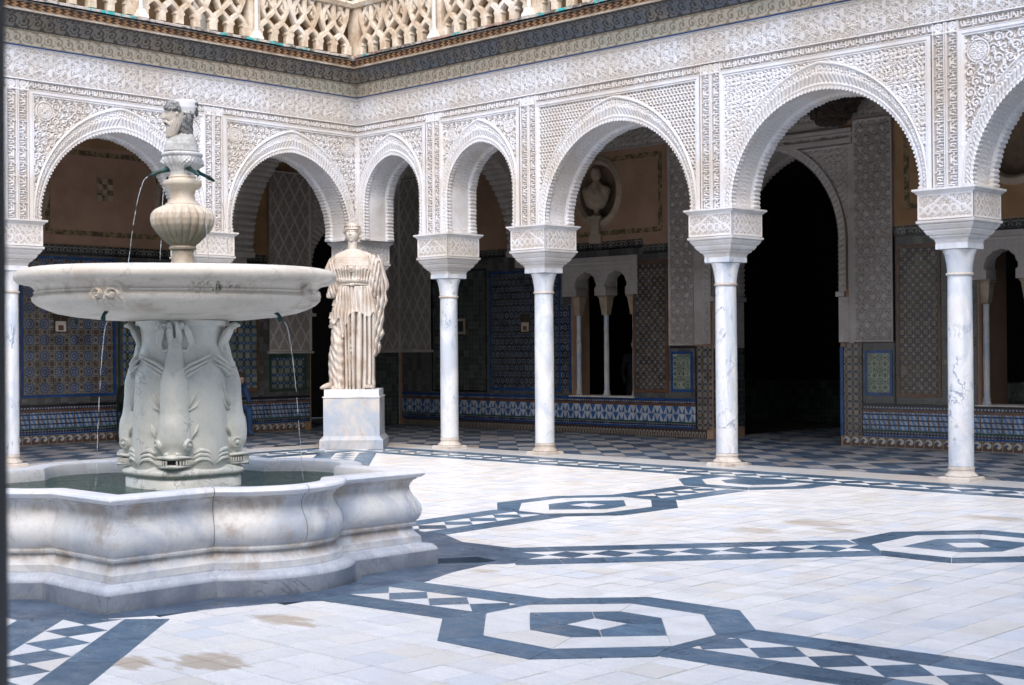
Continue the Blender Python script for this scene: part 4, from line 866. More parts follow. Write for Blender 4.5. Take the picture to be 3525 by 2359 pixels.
# the dark rooms beyond
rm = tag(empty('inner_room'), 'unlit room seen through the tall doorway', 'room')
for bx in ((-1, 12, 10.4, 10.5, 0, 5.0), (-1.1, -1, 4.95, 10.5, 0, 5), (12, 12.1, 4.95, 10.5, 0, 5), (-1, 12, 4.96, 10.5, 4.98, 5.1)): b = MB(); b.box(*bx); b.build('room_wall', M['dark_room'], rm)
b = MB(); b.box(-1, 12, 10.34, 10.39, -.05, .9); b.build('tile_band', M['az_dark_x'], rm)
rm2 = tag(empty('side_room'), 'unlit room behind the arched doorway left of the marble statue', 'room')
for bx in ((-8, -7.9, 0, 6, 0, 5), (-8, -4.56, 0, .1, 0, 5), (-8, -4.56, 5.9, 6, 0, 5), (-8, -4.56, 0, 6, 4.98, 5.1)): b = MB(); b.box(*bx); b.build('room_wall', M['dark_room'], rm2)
# paired windows with colonnettes
def window(u0, u1, label):
    w = tag(empty('paired_window'), label, 'window'); mid = (u0 + u1) / 2; t = (u1 - u0) / 2
    oa = [(mid - t / 2 - .0, t / 2 - .13), (mid + t / 2 + .0, t / 2 - .13)]
    U = np.arange(u0 - .22, u1 + .16, .0125); V = np.arange(2.60, 3.335, .0125); UU, VV = np.meshgrid(U, V); mk = np.ones(UU.shape, bool); h = arab(UU, VV, .05) * .35
    e = np.minimum(np.minimum(UU - U[0], U[-1] - UU), V[-1] - VV); h = np.where((e < .10), .25, h); h = np.where((e > .10) & (e < .115), .8, h)
    for c, r in oa:
        d = np.hypot(UU - c, (VV - 2.76) * .95); a = np.arctan2(VV - 2.76, UU - c); rad = r + .015 + .012 * np.abs(np.sin(a * 7)); mk &= ~((d < rad) & (VV > 2.76)) ; mk &= ~((np.abs(UU - c) < r * .93) & (VV <= 2.762))
    k = mk[:-1, :-1] & mk[1:, 1:]
    link('window_surround', grid_mesh('window_surround', np.stack([UU, YB_ - .04 - .02 * h, VV], -1), M['stucco_in'], k, h + .3), w)
    for c, r in oa:
        t_ = np.linspace(0, PI, 60); rad = r + .015 + .012 * np.abs(np.sin(t_ * 7)); x = c - rad * np.cos(t_); z = 2.76 + rad * np.sin(t_) / .95
        x = np.concatenate([[c - r * .93] * 2, x, [c + r * .93] * 2]); z = np.concatenate([[2.6, 2.75], z, [2.75, 2.6]]); link('arch_soffit', grid_mesh('arch_soffit', np.stack([np.stack([x, np.full_like(x, YB_ - .045), z], -1), np.stack([x, np.full_like(x, YB_ + .28), z], -1)]), M['stucco_in_plain']), w)
        link('rear_face', grid_mesh('rear_face', np.stack([np.stack([x, np.full_like(x, YB_ + .28), z], -1), np.stack([x, np.full_like(x, YB_ + .28), np.full_like(x, 3.3)], -1)]), M['stucco_in_plain']), w)
    for c in (u0 + .055, mid, u1 - .055):
        b = MB(); b.square([(.115, 2.60), (.12, 2.575), (.10, 2.56), (.075, 2.36), (.062, 2.25), (.07, 2.235)], (c, YB_ + .13)); cap = b.build('capital', M['bust'], w)
        b = MB(); b.lathe([(.07, .71), (.075, .735), (.055, .76), (.062, .79), (.048, .83), (.05, 1.4), (.046, 1.95), (.052, 1.97), (.046, 1.99), (.052, 2.03), (.046, 2.06), (.05, 2.24)], 20, (c, YB_ + .13)); b.build('colonnette', M['marble_block'], w, 40)
    b = MB(); b.box(u0 - .05, u1 + .05, YB_ - .06, YB_ + .5, .69, .712); b.build('sill', M['marble_base'], w)
    return w
window(W0, W1, 'paired lobed window with slim marble colonnettes, under the oval portrait niche'); window(V0, V1, 'paired lobed window at the right edge, half hidden by the nearest column')
# plaster bands on the upper walls
for w, u0, u1, mt, hl in (('R', -.4, 3.2, 'plaster_brown', [(1.62, 4.55, .58, .66)]), ('R', 7.8, 14, 'ochre', [(9.75, 4.62, .57, .61)]), ('L', -9, .35, 'plaster_brown', [(-4.25, 4.42, .57, .64), (-1.0, 4.45, .57, .64)])):
    vplate(w, 'plaster_field', u0, u1, 3.52, 5.27, .008, mt, hl)
def garland(w, u0, u1, z0, z1, th=.09):
    for a_, b_, c_, d_ in ((u0, u1, z0, z0 + th), (u0, u1, z1 - th, z1), (u0, u0 + th, z0 + th, z1 - th), (u1 - th, u1, z0 + th, z1 - th)): wb(w, 'painted_border', a_, b_, c_, d_, .014, 'az_palm' if False else 'garland')
m, nt, b = new_mat('garland', .85, .2); n_ = noise(nt, 13, 5, .7); setc(nt, b, mixc(nt, rng_(nt, n_, .42, .58), (.30, .21, .11), (.10, .08, .05))); M['garland'] = m
garland('R', -.35, 3.15, 3.72, 5.18); garland('R', 7.95, 8.62, 3.75, 5.2); garland('L', -3.75, -1.45, 3.68, 5.2)
wb('L', 'pilaster_band', -.05, .25, 3.52, 5.9, .03, 'garland')
M['garland'] = M['ochre'] if 'garland' not in M else M['garland']
# chequered shield painted relief
for i in range(3):
    for j in range(4): wb('L', 'shield_square', -2.75 + i * .105, -2.75 + (i + 1) * .105 - .004, 4.33 + j * .10, 4.33 + (j + 1) * .10 - .004, .02 + .006 * ((i + j) % 2), 'bust' if (i + j) % 2 == 0 else 'garland')
# portrait niches
def medallion(w, u, z, ru, rz, label):
    m_ = tag(empty('portrait_niche'), label, 'niche'); n = 72; pr = []
    def ring(r1, o, k=0.):
        return [((u + (ru * r1 + k * abs(math.sin(i * PI / 2))) * math.cos(2 * PI * i / n), z + (rz * r1 + k * abs(math.sin(i * PI / 2))) * math.sin(2 * PI * i / n)), o) for i in range(n)]
    rows = [ring(.0, -.20), ring(.5, -.19), ring(.72, -.12), ring(.80, .0), ring(.84, .03), ring(.87, .06, .01), ring(.92, .065, .01), ring(.96, .04), ring(1.0, .03), ring(1.04, .035), ring(1.06, .0)]
    P = np.array([[((p[0], YB_ - o, p[1]) if w == 'R' else (XB_ + o, p[0], p[1])) for p, o in r] for r in rows])
    for nm, a_, b_, mt in (('niche', 0, 4, 'niche'), ('moulded_ring', 3, 11, 'bust')): link(nm, grid_mesh(nm, P[a_:b_], M[mt], wrap=True), m_)
    return m_
def cut_cover(w, u, z, ru, rz): pass
for args in (('R', 1.62, 4.55, .56, .64, 'oval portrait niche above the paired window, holding a draped bust'), ('L', -4.25, 4.42, .55, .62, 'oval ring niche at the far left, half hidden by the arch'), ('L', -1.0, 4.45, .55, .62, 'oval ring niche behind the bearded head of the fountain'), ('R', 9.75, 4.62, .56, .60, 'oval ring niche at the top right edge')): medallion(*args)
# ceilings
b = MB(); b.box(-8, 17, .3, 4.5, 5.97, 6.3); b.box(-8, -.3, -10, 4.5, 5.965, 6.29); cl = b.build('gallery_ceiling', M['wood']); tag(cl, kind='structure')
# transverse arches in the corner of the galleries
def transverse(kind):
    root = gwL if kind == 'L' else gwR
    x0, x1 = (-4.05, -.3) if kind == 'L' else (.3, 4.45)
    lo, hi = x0 + (.45 if kind == 'L' else .05), x1 - (.05 if kind == 'L' else .45); cu = (lo + hi) / 2; a = (hi - lo) / 2
    X, Z, s = arch_curve(a, 3.5, 5.45, 3.55, 420, 0); nx, nz = inward(X, Z); t = np.linspace(0, 1, 24)[:, None]
    ins = .05 * tooth(s, .13)[None] * np.where(t < .3, 1, np.where(t > .7, 1, .5)) + 0 * t
    U = cu + X[None] + nx[None] * ins; Zz = Z[None] + nz[None] * ins; O = -.3 + .6 * t + 0 * U
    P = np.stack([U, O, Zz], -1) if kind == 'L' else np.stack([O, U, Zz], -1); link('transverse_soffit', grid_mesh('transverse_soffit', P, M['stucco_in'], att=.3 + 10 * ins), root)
    for o in (-.301, .301):
        ins0 = .05 * tooth(s, .13)
        a_ = np.stack([cu + X + nx * ins0, np.full_like(X, o), Z + nz * ins0], -1); b_ = np.stack([cu + X * 1.0, np.full_like(X, o), np.full_like(X, 5.96)], -1)
        P = np.stack([a_, b_]); P = P if kind == 'L' else P[..., [1, 0, 2]]; link('transverse_face', grid_mesh('transverse_face', P, M['stucco_in_plain']), root)
    b = MB(); z_ = [(.0, 3.0), (.12, 3.05), (.30, 3.35), (.40, 3.42), (.42, 3.5)]
    if kind == 'L': b.box(-4.05, lo, -.3, .3, 3.5, 5.96); b.box(-4.05, -3.55, -.33, .33, 3.40, 3.5); b.box(-4.05, -3.75, -.28, .28, 3.2, 3.4)
    else: b.box(-.3, .3, hi, 4.45, 3.5, 5.96); b.box(-.33, .33, 3.95, 4.45, 3.40, 3.5); b.box(-.28, .28, 4.15, 4.45, 3.2, 3.4)
    b.build('arch_bracket', M['stucco_in_plain'], root)
transverse('L'); transverse('R')
# stalactite boss under the ceiling before the doorway
b = MB(); n = 10; BX = 6.95
for k, (r, z0, z1) in enumerate(((.54, 5.52, 5.97), (.46, 5.42, 5.53), (.38, 5.32, 5.43), (.30, 5.23, 5.33), (.2, 5.14, 5.24))):
    for i in range(10):
        th = 2 * PI * (i + .5 * (k % 2)) / 10; b.lathe([(.02, z0 - .0), (.09, z0 + .03), (.10, z1)], 6, (BX + r * .85 * math.cos(th), YB_ - .5 + r * .85 * math.sin(th)))
    b.lathe([(r * .85, z0 + .01), (r * .9, z1)], 16, (BX, YB_ - .5))
t = b.build('stalactite_boss', M['muqarnas']); tag(t, 'dark carved stalactite boss hanging under the arch before the doorway', 'ceiling ornament')
# small plaques set in the tiles
def plaque(w, u, z, label, white):
    p = tag(empty('coat_of_arms_plaque'), label, 'plaque', None)
    def bx(nm, a, b_, c, d, o, mt): q = wb(w, nm, u + a, u + b_, z + c, z + d, o, mt, .018, p)
    bx('plaque_panel', -.13, .13, -.17, .20, .03, 'wood'); bx('shield_field', -.10, .10, -.15, .03, .035, 'sandstone'); bx('lion_emblem', -.05, .05, -.13, -.04, .04, 'gl_rust'); bx('chain_emblem', -.008, .008, .03, .12, .036, 'gl_rust')
plaque('L', -3.48, 2.12, 'heraldic tile plaque with white shield in the blue-framed star panel', True); plaque('L', .12, 2.12, 'heraldic tile plaque right of the fountain pedestal', True); plaque('R', -.27, 2.1, 'heraldic tile plaque between two columns, left of the cracked column', True)
t = tag(empty('wall_vent'), 'small pale-framed square vent in the dark tile panel', 'vent'); wb('R', 'vent_frame', -2.24, -1.98, 1.92, 2.24, .03, 'bust', .018, t); wb('R', 'vent_slats', -2.19, -2.03, 1.97, 2.19, .034, 'pit', .02, t)

# ------------------------------------------------------------ balustrade above the cornice
ZB0, ZB1 = 6.53, 7.42
def tracery(w=.30, n=6):
    b = MB(); r = .026
    def rib(pts, rr=r, dep=.075):
        P = [Vector((p[0], 0, p[1])) for p in pts]; b.tube(P, rr, 8, dep / rr, (0, 1, 0)) if False else rib2(P, rr, dep)
    def rib2(P, rr, dep):
        m = len(P); vs = []
        for i in range(m):
            t = (P[min(i + 1, m - 1)] - P[max(i - 1, 0)]).normalized(); nrm = Vector((-t.z, 0, t.x)); r2 = (rr[i] if isinstance(rr, list) else rr) * 1.5
            for (a_, c_) in ((1, -.55), (.72, -1), (-.72, -1), (-1, -.55), (-1, .55), (-.72, 1), (.72, 1), (1, .55)): vs.append(P[i] + nrm * a_ * r2 + Vector((0, c_ * dep, 0)))
        fs = []
        for j in range(m - 1): fs += [(j * 8 + k, j * 8 + (k + 1) % 8, (j + 1) * 8 + (k + 1) % 8, (j + 1) * 8 + k) for k in range(8)]
        fs += [tuple(range(8))[::-1], tuple(range((m - 1) * 8, m * 8))]; b.add(vs, fs)
    def bez(p0, p1, p2, p3, k=9): return [tuple((1 - t) ** 3 * a + 3 * (1 - t) ** 2 * t * b_ + 3 * (1 - t) * t * t * c + t ** 3 * d for a, b_, c, d in zip(p0, p1, p2, p3)) for t in [i / k for i in range(k + 1)]]
    for i in range(n + 1): x = i * w; rib([(x, 0), (x, .15)], .040 if i % 2 else .048, .071)
    for i in range(n):
        x = i * w
        rib(bez((x + .0, .12), (x + .01, .21), (x + .07, .26), (x + w / 2, .31)), .028, .068); rib(bez((x + w, .12), (x + w - .01, .21), (x + w - .07, .26), (x + w / 2, .31)), .028, .066)
        for s_ in (0, 1): xx = x + .025 if s_ == 0 else x + w - .025; d = 1 if s_ == 0 else -1; rib([(xx, .115), (xx + d * .040, .15), (xx + d * .02, .20)], [.014, .017, .014], .060)
    for i in range(0, n, 2):
        x = i * w; c = x + w
        rib([(x + w / 2, .29), (x + w / 2, .34)], .036, .055); rib([(c + w / 2, .29), (c + w / 2, .34)], .036, .054); rib([(c, .13), (c, .25)], .040, .062)
        rib(bez((x + w / 2, .33), (x + w / 2 + .03, .40), (c - .02, .42), (c, .53)), .024, .064); rib(bez((c + w / 2, .33), (c + w / 2 - .03, .40), (c + .02, .42), (c, .53)), .024, .063)
        rib(bez((c, .50), (c + .02, .60), (c - .01, .72), (c, .86)), .026, .067)
        rib(bez((x + w / 2, .33), (x + w / 2 - .13, .50), (x + w / 2 - .10, .66), (c - .03, .84)), .024, .061); rib(bez((c + w / 2, .33), (c + w / 2 + .13, .50), (c + w / 2 + .10, .66), (c + .03, .84)), .024, .059)
        rib(bez((x + w / 2, .33), (x + .05, .50), (x + .0, .60), (x + .0, .86)), .026, .057); rib(bez((c + w / 2, .33), (c + w - .05, .50), (c + w, .60), (c + w, .86)), .026, .056)
        rib(bez((c, .53), (c - .10, .60), (c - .14, .70), (x + .08, .84)), .019, .050); rib(bez((c, .53), (c + .10, .60), (c + .14, .70), (c + w - .08, .84)), .019, .049)
        rib([(x + .11, .50), (x + .16, .55), (x + .15, .61)], [.014, .016, .012], .045); rib([(c + w - .11, .50), (c + w - .16, .55), (c + w - .15, .61)], [.014, .016, .012], .044)
    return b.mesh('tracery_panel', M['sandstone'])
tr_me = tracery()
def balustrade(W, n, label):
    root = tag(empty('stone_balustrade'), label, 'balustrade'); u = .62
    for k in range(n):
        o = link('tracery_panel', tr_me, root); p = W.P(u + .145, .585, ZB0); o.location = p
        if W.ax == 'L': o.rotation_euler = (0, 0, -PI / 2)
        for uu in ((u, .11) if k else (u, .13),):
            b = MB(); a_ = W.P(uu[0] - uu[1], .51, 0); c_ = W.P(uu[0] + uu[1], .652, 0); lo = np.minimum(a_, c_); hi = np.maximum(a_, c_)
            if k == 0 and W.ax == 'L': continue
            b.box(lo[0], hi[0], lo[1], hi[1], ZB0 - .05, ZB1 - .10); b.build('stone_pier', M['sandstone'], root)
        u += 2.05
    u = .62
    for k in range(n + 1):
        if k:
            p = W.P(u, .70, 0); q = lambda z: (p[0], p[1])
            t = MB(); t.square([(.085, ZB0 - .04), (.08, ZB0 + .0), (.055, ZB0 + .05), (.04, ZB0 + .10)], (p[0], p[1])); t.lathe([(.045, ZB0 + .10), (.05, ZB0 + .115), (.034, ZB0 + .13), (.03, ZB0 + .8)], 10, (p[0], p[1])); t.build('colonnette', M['white_post'], root, 40)
        u += 2.05
    P_ = [(.48, ZB1 - .10), (.68, ZB1 - .10), (.70, ZB1 - .07), (.72, ZB1 - .04), (.70, ZB1), (.50, ZB1 + .01), (.48, ZB1 - .10)]
    G = np.stack([W.P(np.array([o, .62 + n * 2.05]), np.array([o, o]), z) for o, z in P_]); link('handrail', grid_mesh('handrail', G, M['sandstone'], smooth=False), root)
balustrade(WR, 6, 'weathered Gothic tracery balustrade above the right arcade'); balustrade(WL, 4, 'weathered Gothic tracery balustrade above the left arcade')
# upper storey and the two sides of the court behind the camera
up = tag(empty('upper_storey'), 'upper storey wall and slim columns just visible behind the balustrade', 'upper storey')
b = MB(); b.box(-4.5, 17, 3.6, 4.0, 6.3, 11); b.box(-4.5, -4.1, -12, 3.6, 6.3, 11); b.build('upper_wall', M['ochre'], up)
b = MB(); b.box(-.3, 20, -.3, .3, 9.7, 11); b.box(-.3, .3, -20, -.31, 9.7, 11); b.build('upper_arcade_wall', M['stucco_plain'], up)
b = MB(); b.box(-4.5, 20, -.3, 4.0, 10.99, 11.2); b.box(-4.5, .3, -20, -.31, 10.98, 11.19); b.build('roof', M['wood'], up)
b = MB(); b.box(-4.5, 20, -.62, 4.0, 6.28, 6.42); b.box(-4.5, .62, -20, -.63, 6.279, 6.419); b.build('upper_floor', M['grime'], up)
b = MB(); b.square([(.19, 6.42), (.19, 6.6), (.16, 6.64)]); b.lathe([(.13, 6.64), (.125, 9.0), (.2, 9.3), (.2, 9.7)], 24); uc = b.mesh('upper_column', M['white_post'], 40)
for p in [(0, 0), (2.22, 0), (4.33, 0), (7.7, 0), (11.09, 0), (0, -3.22), (0, -6.45)]: link('upper_column', uc, up, (p[0] + 0, p[1], 0))
cw = MB(); cw.box(20.6, 21, -22, 2, 0, 11.2); cw.build('court_wall_east', M['court_wall']); bpy.data.objects['court_wall_east']['kind'] = 'structure'
cw = MB(); cw.box(-4, 21, -21.4, -21, 0, 11.2); cw.build('court_wall_south', M['court_wall']); bpy.data.objects['court_wall_south']['kind'] = 'structure'
# ------------------------------------------------------------ fountain
FR = Vector((CR.x, CR.y, 0)).normalized(); FF = Vector((CF.x, CF.y, 0)).normalized()
ft = tag(empty('marble_fountain', (CX, CY, 0)), 'large lobed marble fountain with dolphin pedestal, round bowl and bearded head on top', 'fountain')
def sweep_outline(prof, name, mat, joints=False):
    n = len(FO)
    # resample every edge so that the marble bends smoothly
    P = np.array([[(x + a * o, y + b_ * o, z) for x, y, a, b_ in FO] for o, z in prof])
    o = link(name, grid_mesh(name, P, M[mat], wrap=True, smooth=True), ft); o.data.set_sharp_from_angle(angle=R_(38)); return o
sweep_outline([(.0, -.14), (0, .10)], 'basin_plinth', 'marble_plinth')
sweep_outline([(.0, .10), (.0, .106), (-.008, .125), (-.03, .145), (-.07, .152), (-.085, .155), (-.086, .163)], 'basin_torus', 'marble_torus')
sweep_outline([(-.086, .163), (-.09, .205), (-.098, .21), (-.112, .225), (-.128, .245), (-.135, .275), (-.113, .282), (-.110, .297), (-.118, .306), (-.118, .315)], 'basin_moulding', 'marble_fountain')
prof = [(-.118, .315), (-.10, .335), (-.088, .365), (-.082, .40), (-.088, .44), (-.105, .475), (-.128, .51), (-.145, .545), (-.15, .575), (-.145, .60), (-.132, .613), (-.131, .622), (-.11, .632), (-.109, .642)]
sweep_outline(prof, 'basin_body', 'marble_fountain')
sweep_outline([(-.109, .642), (-.085, .648), (-.068, .66), (-.062, .675), (-.07, .69), (-.09, .697), (-.21, .697), (-.235, .69), (-.245, .675), (-.25, .62), (-.26, .3), (-.3, .2)], 'basin_rim', 'marble_rim')
# joints between the marble blocks: thin dark-filled seams standing in the outer face
jb = MB()
for i, (x, y, a, b_) in enumerate(FO):
    if i % 19 in (1, 8, 15):
        tx, ty = -b_, a; l = math.hypot(tx, ty); tx /= l; ty /= l
        pr_ = [(o, z) for o, z in prof + [(-.085, .648), (-.068, .66), (-.062, .675), (-.07, .69), (-.09, .697), (-.21, .697)]]
        for (o0, z0), (o1, z1) in zip(pr_[:-1], pr_[1:]):
            e = .0015; w_ = .0022; q = [(x + a * (o + e) + tx * s_, y + b_ * (o + e) + ty * s_, z + (e if z > .69 else 0)) for (o, z), s_ in (((o0, z0), -w_), ((o0, z0), w_), ((o1, z1), w_), ((o1, z1), -w_))]
            jb.add(q, [(0, 1, 2, 3)])
tag(jb.build('basin_joints', M['mortar'], ft), kind='stuff')
# water
tr = [(x - a * .24, y - b_ * .24) for x, y, a, b_ in FO]; n = len(tr); b = MB(); b.add([(x, y, .60) for x, y in tr], [tuple(range(n))]); w = b.build('basin_water', M['water'], None, loc=(CX, CY, 0)); tag(w, kind='structure')
b = MB(); b.add([(x * 1.05, y * 1.05, .2) for x, y in tr], [tuple(range(n))]); b.build('basin_floor', M['mortar'], ft)
# bowl
bprof = [(.02, 1.84), (.30, 1.832), (.55, 1.842), (.75, 1.862), (.88, 1.885), (.97, 1.912), (1.035, 1.942), (1.068, 1.972), (1.074, 1.995), (1.062, 2.012), (1.05, 2.018), (1.055, 2.022), (1.060, 2.036), (1.050, 2.044), (1.052, 2.056), (1.068, 2.075), (1.10, 2.092), (1.145, 2.100), (1.178, 2.108), (1.195, 2.125), (1.20, 2.15), (1.192, 2.175), (1.165, 2.195), (1.12, 2.204), (1.05, 2.205), (1.02, 2.195), (.98, 2.15), (.85, 2.10), (.4, 2.06), (.02, 2.06)]
SUBD = []
for (r0, z0), (r1, z1) in zip(bprof[:-1], bprof[1:]): SUBD.append((r0, z0))
SUBD.append(bprof[-1]); N = 128; th = np.linspace(0, 2 * PI, N, endpoint=False)
P = np.array([[(r * math.cos(t) * (1 + .002 * math.sin(5 * t + 9 * z)), r * math.sin(t), z + .003 * math.sin(3 * t)) for t in th] for r, z in [(r_ * (.982 if r_ > .9 else 1), z_) for r_, z_ in SUBD]])
bo = Vector((0, 0, 0)) + FR * .03
o = link('bowl', grid_mesh('bowl', P, M['marble_bowl'], wrap=True), ft); o.data.set_sharp_from_angle(angle=R_(42)); o.location = bo
b = MB(); b.lathe([(.9, 2.16), (.01, 2.161)], 48); b.build('bowl_water', M['water'], ft, loc=tuple(bo))
view_ang = math.atan2(-CF.y, -CF.x)
# shell masks with outlets under the bowl edge
for k in range(4):
    ang = view_ang - R_(14) + k * PI / 2; 
    U = np.linspace(-1, 1, 40); V = np.linspace(0, 1, 40); UU, VV = np.meshgrid(U, V)
    wid = .135 * np.sqrt(np.clip(1 - (np.clip(VV - .35, 0, 1) / .66) ** 2, .02, 1)) * (1 + .12 * (1 - VV) ** 4); zz = 2.115 - .20 * (1 - VV) * 1.0; rr = np.interp(zz, [1.9, 1.93, 1.96, 2.0, 2.05, 2.085, 2.11], [.96, 1.02, 1.055, 1.075, 1.06, 1.085, 1.13])
    bul = np.sqrt(np.clip(1 - UU ** 2, 0, 1)) * np.sqrt(np.clip(1 - (2 * np.clip(VV, 0, 1) - 1) ** 4, 0, 1)) * .06
    for sx in (-.38, .38):
        rho = np.hypot(UU - sx, (VV - .42) * 1.7); bul = bul + .022 * np.sin(rho * 22 + np.arctan2(VV - .42, (UU - sx) * np.sign(sx))) * (rho < .38)
    bul = bul + .010 * np.cos(UU * 22) * (VV < .28)
    phi = ang + UU * wid / 1.08; R2 = (rr - .018) * .985 + bul
    link('shell_mask', grid_mesh('shell_mask', np.stack([R2 * np.cos(phi) + bo.x, R2 * np.sin(phi) + bo.y, zz - (VV < .12) * .01 * np.cos(UU * 18)], -1), M['marble_bowl']), ft)
    b = MB(); d = Vector((math.cos(ang - .1), math.sin(ang - .1), 0)); b.tube([d * .84 + Vector((0, 0, 1.89)), d * .88 + Vector((0, 0, 1.86)), d * .89 + Vector((0, 0, 1.83)), d * .89 + Vector((0, 0, 1.815))], [.014, .012, .018, .012], 10); b.build('outlet_nozzle', M['bronze'], ft)
# pedestal with four head-down dolphins
po = FR * .055; pz = view_ang
def rot(p, a): return Vector((p[0] * math.cos(a) - p[1] * math.sin(a), p[0] * math.sin(a) + p[1] * math.cos(a), p[2]))
rows = [(.62, .33), (.74, .345), (.80, .36), (.86, .36), (.95, .355), (1.1, .345), (1.3, .338), (1.45, .325), (1.55, .305), (1.65, .285), (1.75, .285), (1.79, .295), (1.805, .315), (1.83, .315)]
N = 96; th = np.linspace(0, 2 * PI, N, endpoint=False); zz = np.linspace(.62, 1.83, 70); rr = np.interp(zz, [a for a, _ in rows], [b_ for _, b_ in rows])
lob = np.abs(np.cos(2 * (th - pz - PI / 4))) ; sq = 1 + .10 * lob; P = np.stack([rr[:, None] * sq * np.cos(th), rr[:, None] * sq * np.sin(th), np.broadcast_to(zz[:, None], (70, N))], -1)
link('pedestal_core', grid_mesh('pedestal_core', P, M['marble_pedestal'], wrap=True), ft).location = po
b = MB(); b.lathe([(.34, 1.795), (.345, 1.81), (.34, 1.832), (.2, 1.84)], 48); b.build('pedestal_cap', M['marble_pedestal'], ft, 40, loc=tuple(po))
b = MB(); q = []
for r_, z_ in ((.43, .56), (.43, .665), (.418, .672), (.425, .685), (.447, .692), (.458, .71), (.45, .735), (.43, .742), (.40, .77)):
    row = []
    for i in range(96):
        t = 2 * PI * i / 96; k = abs(math.cos(2 * (t - pz))) ** 3; row.append((r_ * (.86 + .14 * k) * math.cos(t), r_ * (.86 + .14 * k) * math.sin(t), z_))
    q.append(row)
link('pedestal_base', grid_mesh('pedestal_base', np.array(q), M['marble_pedestal'], wrap=True), ft).location = po
def radial_blob(path, name):
    """smooth body: rows of (radius out, z, half width, half depth) swept as ellipses"""
    n = 28; rows = []
    for r, z, hw, hd in path:
        rows.append([(r + hd * math.cos(2 * PI * i / n), hw * math.sin(2 * PI * i / n), z) for i in range(n)])
    P = np.array(rows)
    t = np.linspace(0, len(path) - 1, len(path) * 5); P2 = np.stack([np.apply_along_axis(lambda c: np.interp(t, np.arange(len(path)), c), 0, P[:, :, k]) for k in range(3)], -1)
    for _ in range(3): P2[1:-1] = (P2[:-2] + P2[2:] + 2 * P2[1:-1]) / 4
    return P2
dol = None
